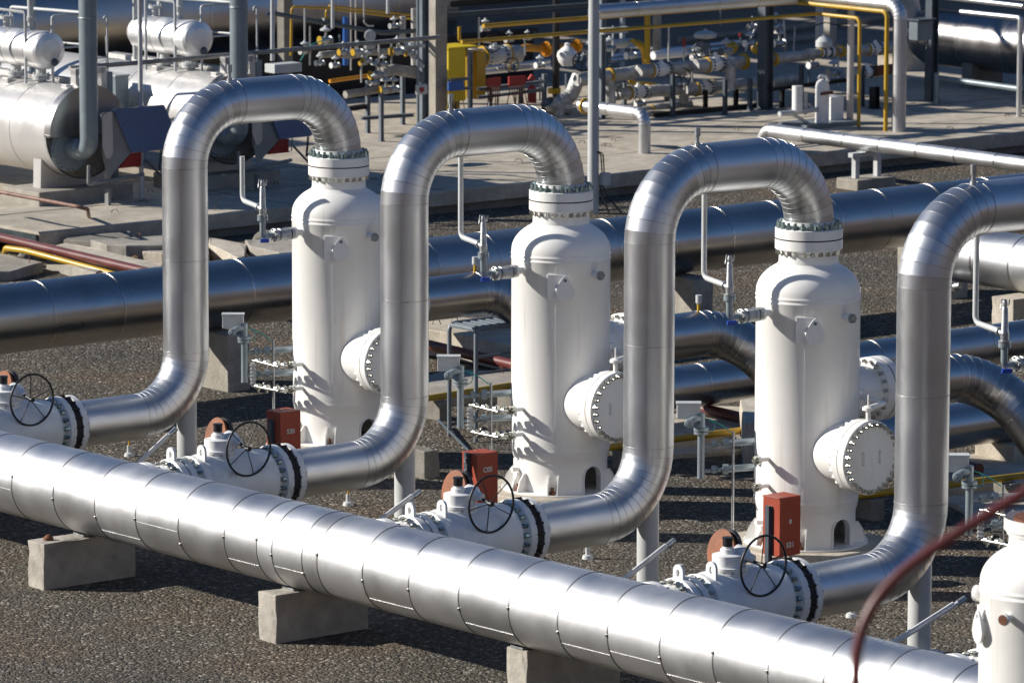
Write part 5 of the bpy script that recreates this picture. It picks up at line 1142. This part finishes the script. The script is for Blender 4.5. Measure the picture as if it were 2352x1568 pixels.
plane_run('white_pipe', [(1366, 106), (1452, 98)], 32.4, 11, 'greyw', 'short white pipe spool with shiny flanges right of the tall pole', R=0)
plane_run('yellow_elbow', [(1452, 98), (1478, 100), (1485, 150)], 32.2, 9, 'yellow', 'thick yellow elbow right of the short white spool', R=.3)
plane_run('white_pipe', [(1500, 128), (1572, 122)], 30.6, 10, 'whitev', 'bright white pipe spool behind the upper run with yellow ends', R=0)
plane_run('yellow_pipe', [(1445, 175), (1450, 190), (1505, 196)], 30.2, 6, 'yellow', 'yellow branch bending between the upper and lower runs', R=.1)
b = MB()
for i, (x, y, r) in enumerate(((1680, 110, 13), (1738, 112, 12))):
    c = gy(x, y, 30.0); s_ = 111; bb = MB(); bb.lathe(c, (-.5, -.8, .25), [(0, r * 1.1 / s_), (.06, r * 1.1 / s_), (.10, r * .8 / s_), (.14, r * .3 / s_)], 24, sharp=.5); tag(bb.build('pipe_blank', M['yellow'], loc=c), ['round yellow end cap above the upper valve run', 'round yellow end cap close to the black column'][i], 'cap', 'yellow end caps')
for i, (x, y, w, Y) in enumerate(((1625, 38 + 55, 18, 29.5), (1606, 98, 9, 29.2))):
    pass
R = root('actuator', gy(1620, 92, 29.2), 'white and grey valve actuator with flat hat standing above the handwheel valve', 'actuator'); c = gy(1620, 92, 29.2)
b = MB(); b.lathe(c + UP * .02, UP, [(0, .10), (.03, .22), (.10, .23), (.14, .17), (.17, .03), (.20, .03)], 20, sharp=.5); b.build('hat', M['greyw'], R)
b = MB(); b.box(c - UP * .12 - V((.12, 0, 0)), (.12, .12, .18), bev=.01); b.box(c - UP * .28, (.10, .10, .4)); b.build('yoke', M['steelm'], R)
b = MB(); b.cyl(c - UP * .35 - V((.15, 0, 0)), c - UP * .6 - V((.15, 0, 0)), .05, seg=12); b.build('gauge_body', M['whitev'], R)
for i, (x, y0, y1) in enumerate(((1571, 88, 142), (1700, 76, 100))):
    a, e = gy(x, y0, 30.0), gy(x, y1, 30.0); R = root('lever', e, ['thin lever with red grip above the upper run', 'thin lever with dark red grip close to the black column'][i], 'lever', 'red grip levers')
    b = MB(); b.cyl(e, e.lerp(a, .65), .016, seg=8); b.build('rod', M['galv'], R); b = MB(); b.cyl(e.lerp(a, .62), a, .028, seg=10); b.build('grip', M['redd'], R)

# left group: yellow cabinet etc.
c = gz(1043, 236, ZP); A = gy(1050, 232, 31.0); R = root('yellow_cabinet', (A.x, 31.0, ZP), 'tall bright yellow cabinet right of the wide concrete column', 'cabinet')
zt = gy(1048, 112, 31.0).z; z0 = gy(1060, 232, 31.0).z
b = MB(); b.box2((A.x - .22, 31.0, z0), (A.x + .22, 31.62, zt), bev=.012); b.build('cabinet_body', M['yellowc'], R); b = MB(); b.box2((A.x - .25, 30.97, zt), (A.x + .5, 31.65, zt + .03)); b.build('lid', M['yellowc'], R)
b = MB(); b.box2((A.x + .5, 31.0, z0), (A.x + .72, 31.5, zt - .1)); b.build('side_unit', M['yellow'], R)
b = MB(); b.box2((A.x - .15, 31.1, ZP), (A.x + .15, 31.5, z0)); b.build('base', M['steel'], R)
for i, (x0, x1, y0, y1, m, lab) in enumerate(((1029, 1064, 187, 206, 'blue', 'blue label plate in front of the yellow cabinet'), (1118, 1149, 179, 197, 'redd', 'smaller red label plate right of the yellow cabinet'), (1168, 1207, 175, 193, 'redd', 'larger red label plate between the small one and the extinguisher'))):
    a = gy(x0, y0, 29.85); c = gy(x1, y1, 29.85); b = MB(); b.box2((a.x, 29.83, c.z), (c.x, 29.87, a.z + (gy(x1, y0, 29.85).z - a.z) * .5), bev=.004); R = root('label_plate', a, lab, 'plate', 'coloured plates on the cable ladder'); b.build('plate', M[m], R)
    b = MB()
    for k in range(7): p0 = V((a.x + (c.x - a.x) * (k + .5) / 7, 29.85, c.z)); b.run([p0, p0 - UP * .12, p0 + V((random.uniform(-.1, .1), 0, -.38 - random.uniform(0, .15)))], .011, seg=5)
    b.build('cable', M['yellow'] if i == 0 else M['rust'], R)
c = gy(1222, 236, 30.6); R = root('fire_extinguisher', c, 'red fire extinguisher cylinder standing right of the larger red plate', 'extinguisher')
b = MB(); b.lathe(c, UP, [(0, .09), (.28, .09), (.33, .06), (.35, .025), (.40, .02)], 20, sharp=.7); b.build('cylinder', M['ext'], R)
b = MB(); b.prism([c + V((-.12, 0, .42)), c + V((.12, 0, .46)), c + V((0, 0, .56))], V((0, .05, 0))); b.build('warning_triangle', M['redd'], R)
R = rack_valve(1136, 128, 31.6, 52, 22, 'big pale valve with black handwheel right of the yellow cabinet', wheel=(1131, 100, 20), top=6, m='greyw')
rack_valve(1178, 156, 30.4, 14, 5, 'small pipe valve with a round black handwheel above the red plates', wheel=(1176, 150, 16), m='galv')
plane_run('orange_pipe', [(1165, 122), (1210, 110), (1255, 112), (1330, 106)], 31.8, 9, 'orange', 'orange pipe run with flanges right of the big pale valve', R=.2)
for i, (x, y, r) in enumerate(((1256, 113, 17), (1326, 106, 15))):
    b = MB(); c = gy(x, y, 31.75); b.lathe(c - V((.03, 0, 0)), (1, .1, 0), [(0, r / 112), (.05, r / 112), (.06, r * .7 / 112), (.12, r * .6 / 112)], 24, sharp=.4); b.bolts(c, (-1, 0, 0), r * .8 / 112, 10, .014, .06); tag(b.build('orange_flange', M['orange'], loc=c), ['round orange flange left of the black pipe column', 'round orange flange right of the black pipe column'][i], 'flange', 'orange flanges')
c = gy(1303, 152, 30.0); R = root('white_bottle', c, 'white bulb-shaped valve cover left of the tall pole', 'valve')
b = MB(); b.lathe(c, UP, [(0, .10), (.08, .17), (.20, .21), (.28, .19), (.36, .10), (.40, .05), (.44, .06), (.46, .02)], 28, sharp=.9); b.build('cover', M['whitev'], R)
b = MB(); wc = gy(1338, 142, 29.7); b.torus(wc, (.5, 1, 0), .19, .014, 36, 6); b.cyl(wc, wc + V((-.2, .3, 0)), .02, seg=8)
for k in range(3): a = .4 + 2 * pi * k / 3; b.cyl(wc, wc + V((cos(a) * .17, -cos(a) * .09, sin(a) * .19)), .009, seg=6)
b.build('handwheel', M['black'], R); b = MB(); b.run([wc + V((-.05, 0, .02)), wc + V((0, 0, .14)), wc + V((.12, 0, .14)), wc + V((.12, 0, -.1))], .02, seg=6); b.build('yoke', M['whitev'], R)
b = MB(); c = gy(1273, 210, 30.75); b.cyl(c - UP * .04, c + UP * .06, .13, seg=24); tag(b.build('yellow_collar', M['yellow'], loc=c), 'yellow collar at the foot of the black pipe column', 'collar')
# small regulator skid, left of the concrete column
plane_run('dark_pipe', [(612, 36), (622, 30), (745, 53), (745, 53.1), (880, 76), (958, 71)], 30.6, 5.5, 'steel', 'dark grey pipe sloping down from the second chimney towards the concrete column')
plane_run('yellow_line', [(668, 128), (670, 16), (757, 20), (960, 46)], 31.0, 3, 'yellow', 'thin yellow line with a tall left drop above the regulators', R=.08)
plane_run('yellow_line', [(749, 80), (749, 11), (757, 14), (960, 37)], 31.4, 2.6, 'yellow', 'thin yellow line running close beside the first one')
plane_run('blue_pipe', [(794, 40), (794, 150)], 32.5, 7, 'blue', 'vertical blue pipe behind the regulator valves', R=0)
for i, (x, y0, y1) in enumerate(((806, -5, 162), (817, -5, 118), (764, -5, 66), (891, -5, 32))):
    plane_run('thin_tube', [(x, y0), (x, y1)], 31.6 if i < 2 else 30.2, 1.8 if i < 2 else 4, 'greyw' if i > 1 else 'tank', ['left of two thin vertical tubes near the blue pipe', 'right of two thin vertical tubes near the blue pipe', 'pale hanging post left of the blue pipe', 'pale hanging post left of the concrete column'][i], 'tube', R=0, seg=8)
plane_run('thin_tube', [(836, -5), (836, 52), (845, 60), (858, 60)], 30.8, 1.8, 'tank', 'thin tube bending to the round gauge', 'tube', R=.05)
plane_run('lagged_pipe', [(735, 127), (760, 124), (808, 128), (850, 120), (880, 120), (955, 112)], 29.9, 8, 'lag', 'upper lagged pipe of the small regulator pipework', R=.2)
plane_run('orange_pipe', [(757, 187), (862, 172)], 29.8, 4.5, 'orange', 'short orange pipe with taps in the small regulator pipework', R=0)
plane_run('lagged_pipe', [(878, 168), (905, 160), (955, 168)], 29.7, 13, 'lag', 'fat lagged pipe left of the steel column', R=.3)
plane_run('lagged_pipe', [(793, 218), (866, 206), (905, 202)], 29.6, 9, 'lag', 'lower lagged pipe of the small regulator pipework', R=.2)
plane_run('white_conduit', [(626, -8), (626, 140)], 27.6, 5, 'greyw', 'pale vertical conduit right of the second chimney', R=0)
for i, (x, y0, y1, m) in enumerate(((925, 38, 118, 'lagw'), (951, 20, 150, 'lagw'))):
    plane_run('lagged_pipe', [(x, y0), (x, y1)], 30.9, 7, m, ['left lagged riser beside the steel column', 'right lagged riser beside the steel column'][i], R=0)
def reg(px, py, s_, lab, gauge=False, Y=29.4, ring='yellow'):
    c = gy(px, py, Y); R = root('regulator_valve', c, lab, 'valve', 'small regulator valves'); k = s_
    b = MB(); b.lathe(c - V((k, 0, 0)), (1, 0, 0), [(0, k * .55), (k * .2, k * .55), (k * .25, k * .35), (k * .9, k * .6), (k * 1.1, k * .6), (k * 1.75, k * .35), (k * 1.8, k * .55), (2 * k, k * .55)], 16, sharp=.4); b.cyl(c, c + UP * k * 1.5, k * .15, seg=8); b.build('valve_body', M['galv'], R)
    b = MB(); b.lathe(c + UP * k * 1.2, UP, [(0, k * .2), (k * .15, k * .8), (k * .35, k * .8), (k * .6, k * .3), (k * .9, k * .1)], 16, sharp=.5); b.build('hat', M['greyw'], R)
    b = MB(); b.lathe(c - V((k * 1.15, 0, 0)), (1, 0, 0), [(0, k * .62), (k * .15, k * .62)], 14); b.build('end_ring', M[ring], R)
    return R
for i, (x, y, s_) in enumerate(((865, 172, .14), (886, 207, .13), (913, 118, .14), (822, 120, .11), (789, 72 + 48, .10), (843, 140, .10), (748, 92, .13), (835, 205 - 60, .08), (904, 205, .12), (942, 122, .10))):
    reg(x, y, s_, 'small brass and silver regulator ' + ['at the right end of the short orange pipe', 'on the lower lagged pipe above the second leg', 'with a wide hat left of the steel column', 'above the thin tubes on the upper lagged pipe', 'where the blue pipe crosses the upper lagged pipe', 'just below the upper lagged pipe', 'under the drop of the thin yellow line', 'between the thin tubes and the orange pipe', 'on the end of the lower lagged pipe', 'against the steel column on the upper lagged pipe'][i])
c = gy(850, 82, 29.6); b = MB(); b.lathe(c, DCAM, [(0, .11), (.05, .11), (.06, .09)], 28); R = root('round_gauge', c, 'round white gauge hanging above the small regulators', 'gauge'); b.build('dial', M['greyw'], R); b = MB(); b.cyl(c, c - UP * .25, .02, seg=8); b.cyl(c - UP * .2 - V((.12, 0, 0)), c - UP * .2 + V((.1, 0, 0)), .05, seg=12); b.build('stem', M['galv'], R)
b = MB()
for x0, y0, x1, y1 in ((915, 98, 975, 106), (918, 98, 972, 155)): a, e = gy(x0, y0, 29.5), gy(x1, y1, 29.5); b.box((a + e) / 2, ((e - a).length, .05, .07), ax=((e - a).normalized(), V((0, 1, 0)), (e - a).normalized().cross(V((0, 1, 0)))))
tag(b.build('wall_bracket', M['greyw'], loc=gy(960, 100, 29.5)), 'white triangular bracket fixed to the steel column left side', 'bracket')
c = gy(968, 205, 29.3); R = root('call_point', c, 'pink and red junction point on the foot of the steel column', 'switch'); b = MB(); b.box(c, (.22, .12, .2), bev=.03); b.build('housing', M['greyw'], R); b = MB(); b.lathe(c + V((-.05, -.06, 0)), (0, -1, 0), [(0, .05), (.03, .05)], 16); b.build('button', M['redd'], R)
c = gy(600, 157, 27.0); b = MB(); b.box(c + V((.5, 0, -.02)), (.62, .3, .16), bev=.01); tag(b.build('white_box', M['greyw'], loc=c), 'low white box behind the leftmost arch right of the second chimney', 'box')

# small fittings crowding the rack
more = [(1115, 66, .10, 'in front of the beam right of the concrete column'), (1170, 92, .09, 'above the orange pipe near the yellow cabinet'), (1212, 88, .08, 'above the middle of the orange pipe'), (1240, 150, .10, 'between the silver pipes and the red plates'), (1352, 118, .10, 'touching the right side of the bulb-shaped cover'), (1400, 112, .12, 'just right of the tall pole over the upper run'),
        (1450, 128, .12, 'under the short white spool'), (1418, 196, .10, 'beside the lagged drop pipe'), (1562, 168, .12, 'below the first white meter to its right'), (1598, 132, .10, 'left of the handwheel valve stem'), (1668, 118, .13, 'between the yellow end caps'), (1722, 100, .12, 'above the right yellow end cap'),
        (1728, 62, .10, 'high up left of the black column'), (1782, 62, .14, 'high up right of the black column'), (1790, 100, .15, 'right of the black column on the lagged pipe'), (1868, 150, .12, 'below the domed valve'), (1915, 168, .14, 'behind the tall white cylinder'), (1700, 208, .10, 'under the short tee pipe'), (1540, 226, .10, 'above the lowest lagged pipe'), (1470, 238, .12, 'left of the lowest lagged pipe'),
        (905, 60, .09, 'right of the round gauge'), (700, 118, .10, 'left of the small regulator pipework'), (735, 145, .09, 'below the left end of the upper lagged pipe'), (770, 150, .09, 'left of the blue pipe foot'), (880, 148, .09, 'over the fat lagged pipe'), (860, 190, .09, 'between the orange and the lower lagged pipe')]
for i, (x, y, s_, lab) in enumerate(more): reg(x, y, s_, 'small fitting ' + lab, Y=29.2 if x > 1350 or x < 1000 else 30.4, ring=('galv', 'lagw', 'steel', 'whitev')[i % 4])
thin = [((1100, 40), (1100, 108), 'left of the big pale valve'), ((1206, 96), (1206, 128), 'over the orange pipe'), ((1353, 20), (1353, 100), 'close left of the tall pole'), ((1408, 60), (1408, 130), 'right of the slim steel column'), ((1536, 60), (1536, 150), 'between riser and handwheel valve'), ((1590, 150), (1590, 205), 'joining the two runs left of the lower valve'), ((1655, 20), (1655, 60), 'hanging near the actuator'), ((1750, 30), (1712, 118), 'slanting left of the black column'),
        ((1800, 48), (1806, 128), 'right of the black column, nearly upright'), ((1826, 60), (1822, 130), 'second upright right of the black column'), ((1858, 128), (1858, 190), 'under the crumpled lagged pipe'), ((1925, 120), (1925, 200), 'beside the slim silver vertical pipe'), ((700, 20), (700, 120), 'left of the yellow line drop'), ((712, 60), (712, 150), 'beside the leftmost thin riser'), ((780, 80), (780, 130), 'left of the blue pipe'), ((830, 140), (830, 190), 'above the orange pipe taps'),
        ((870, 100), (870, 165), 'through the regulators right of the gauge'), ((899, 90), (899, 160), 'left of the lagged risers'), ((1300, 170), (1300, 230), 'under the bulb-shaped cover'), ((1240, 180), (1240, 232), 'left of the fire extinguisher')]
for i, (a, c, lab) in enumerate(thin): plane_run('thin_tube', [a, c], 29.6 + .1 * (i % 5), 2.2, ('tank', 'galv', 'steelm', 'greyw')[i % 4], 'thin upright tube ' + lab, 'tube', R=0, seg=8, group='thin tubes of the rack')
wires = [[(1130, 60), (1180, 84), (1235, 70)], [(1400, 150), (1425, 170), (1440, 200)], [(1560, 150), (1575, 185), (1600, 196)], [(1780, 70), (1800, 84), (1806, 120)], [(690, 140), (712, 104), (745, 92)], [(1870, 60), (1896, 52), (1930, 60)]]
for i, w_ in enumerate(wires): plane_run('loose_cable', [w_[0], w_[1], w_[2]], 29.3, 1.4, ['black', 'black', 'black', 'black', 'green', 'black'][i], ['black cable drooping above the orange pipe', 'black cable right of the tall pole', 'black cable beside the lower white valve', 'black cable right of the black column', 'teal cable loop left of the yellow line', 'black cable above the domed valve'][i], 'cable', R=.15, seg=6)

# white odorant skid at right
c = gz(1880, 292, ZP); R = root('white_skid', c, 'small white skid of cylinders and a box in front of the valve runs', 'skid'); Y = c.y
b = MB(); a = gy(1888, 285, Y); zt = gy(1888, 182, Y).z; b.lathe((a.x, Y, ZP), UP, [(0, .135), (zt - ZP - .14, .135), (zt - ZP - .05, .11), (zt - ZP, .03)], 28, sharp=.6); b.build('tall_cylinder', M['whitev'], R)
b = MB(); a = gy(1831, 255, Y); zt2 = gy(1831, 197, Y).z; z1 = gy(1831, 257, Y).z; b.cyl((a.x, Y, z1), (a.x, Y, zt2), .10, seg=24); b.build('short_cylinder', M['whitev'], R)
b = MB(); a = gy(1908, 280, Y + .2); b.box2((a.x, Y + .2, gy(1908, 282, Y + .2).z), (a.x + .34, Y + .6, gy(1908, 224, Y + .2).z), bev=.01); b.build('box', M['whitev'], R)
b = MB(); b.run([gy(1790, 262, Y), gy(1850, 255, Y), gy(1890, 250, Y)], .05, R=.1, seg=12); b.run([gy(1812, 258, Y), gy(1830, 268, Y), gy(1870, 292, Y)], .035, seg=10); b.run([gy(1835, 240, Y), gy(1860, 240, Y), gy(1864, 250, Y), gy(1850, 262, Y), gy(1838, 256, Y)], .02, R=.04, seg=8); b.cyl(gy(1850, 248, Y), gy(1850, 212, Y), .04, seg=12); b.build('pipework', M['greyw'], R)
b = MB(); b.run([gy(1880, 182, Y), gy(1884, 174, Y), gy(1898, 176, Y), gy(1903, 188, Y)], .025, R=.05, seg=8, smooth_bend=True); b.build('swan_neck', M['whitev'], R)
b = MB(); b.run([gy(1886, 216, Y - .16), gy(1912, 212, Y - .16)], .03, seg=8); b.build('brass_fitting', M['rust'], R)
b = MB(); b.box2((a.x - 1.0, Y - .2, ZP), (a.x + .4, Y + .6, ZP + .08)); b.build('skid_base', M['steelm'], R)

# right group: dark tank, frame pipe, boxes
c = gz(2210, 92, 1.35); tkx = c.x; R = root('dark_tank', (tkx, c.y, ZP), 'large tarnished metal tank lying at the top right edge behind the frame pipe', 'tank'); o = V((tkx, c.y + .9, 1.35)); B = V((0, -1, 0))
b = MB(); b.run([o, o + B * 9], .58, step=1.3, bead=.006, bw=.02, seg=56, cap=False); b.lathe(o, -B, [(0, .58), (.15, .54), (.28, .4), (.36, .2), (.38, .02)], 48, False, True, sharp=.8); b.build('tank_shell', [M['darkclad'], M['seaml']], R)
for t in (1.5, 6): b = MB(); b.box((tkx, o.y - t, .6), (.9, .3, .7), bev=.02); b.build('saddle', M['concd'], R)
f = gz(2340, 268, ZP); zt = gy(2340, 42, f.y).z; q2 = gz(2180, 30, zt)
simple_run('frame_pipe', [f, (f.x, f.y, zt), (f.x, q2.y, zt)], .055, M['clad'], 'slim silver pipe frame with a tall leg near the top right corner', R=.05, seg=20)
simple_run('frame_pipe', [gz(2352, 15, 3.2), gz(2120, -12, 3.2)], .05, M['clad'], 'short piece of silver pipe crossing the top right corner', R=.05, seg=16)
simple_run('low_grey_pipe', [gz(2160, 180, .9), gz(2345, 205, .9)], .06, M['stack'], 'low blue-grey pipe under the dark tank at the right edge', seg=16)
c = gy(2115, 70, 26.6); R = root('terminal_box', c, 'dark grey terminal box on the dark steel column at the top right', 'box'); b = MB(); b.box(c, (.42, .25, .38), bev=.015); b.build('housing', M['steelm'], R); b = MB(); b.box(c + V((0, -.02, .22)), (.5, .35, .03)); b.build('rain_cover', M['steel'], R); b = MB(); b.run([c + V((-.1, 0, -.2)), c + V((-.08, 0, -.45)), c + V((.15, 0, -.42)), c + V((.2, 0, -.2))], .012, R=.1, seg=6, smooth_bend=True); b.build('cable', M['black'], R)
c = gz(2075, 165, ZP); concrete_block('concrete_block', c.x, c.x + 1.0, c.y, c.y + .8, 1.0, M['concl'], 'pale concrete block behind the silver drop pipe at the top right')
plane_run('white_elbow', [(2095, 40), (2090, 5), (2075, -20)], 30, 22, 'tank', 'big pale pipe bend cut off by the top edge at the right', R=.5, seg=28)
# low kerb lines across the yard at the back
for i, (x0, y0, x1, y1, z, lab) in enumerate(((1560, 118, 1900, 82, .3, 'low blue-grey kerb line across the shaded yard'), (1560, 92, 2050, 38, .3, 'second kerb line higher up across the shaded yard'))):
    A, B = gz(x0, y0, .15), gz(x1, y1, .15); simple_run('kerb_pipe', [A, B], .08, M['conc'], lab, cat='kerb', seg=10, group='kerb lines in the yard')

# ---------------------------------------------------------------- maroon handrail of the camera's own hillside stand, near and out of focus
r18 = lambda x, y, d=18.0: CAM + ray(x, y) * d
pts = [r18(2700, 935), r18(2352, 1132), r18(2130, 1270), r18(2040, 1345), r18(1990, 1420), r18(1968, 1500), r18(1964, 1600)]
pts.append(V((pts[-1].x, pts[-1].y, 4.3)))
b = MB(); fine = []
for i in range(len(pts) - 3):                       # Catmull-Rom for an even curve
    p0 = pts[max(i - 1, 0)]; p1, p2 = pts[i], pts[i + 1]; p3 = pts[min(i + 2, len(pts) - 2)]
    for k in range(6):
        t = k / 6; fine.append(.5 * ((2 * p1) + (p2 - p0) * t + (2 * p0 - 5 * p1 + 4 * p2 - p3) * t * t + (3 * p1 - p0 - 3 * p2 + p3) * t ** 3))
fine += pts[-3:]
b.run(fine, .020, seg=16, gores=2, R=.001, smooth_bend=True)
for k in range(len(b.sm)): b.sm[k] = True
b.sharp = set(); tag(b.build('near_handrail', M['rail'], loc=pts[-1]), 'blurred maroon handrail curving down through the lower right foreground', 'handrail')

for o in bpy.data.objects:
    if '_o' in o: del o['_o']
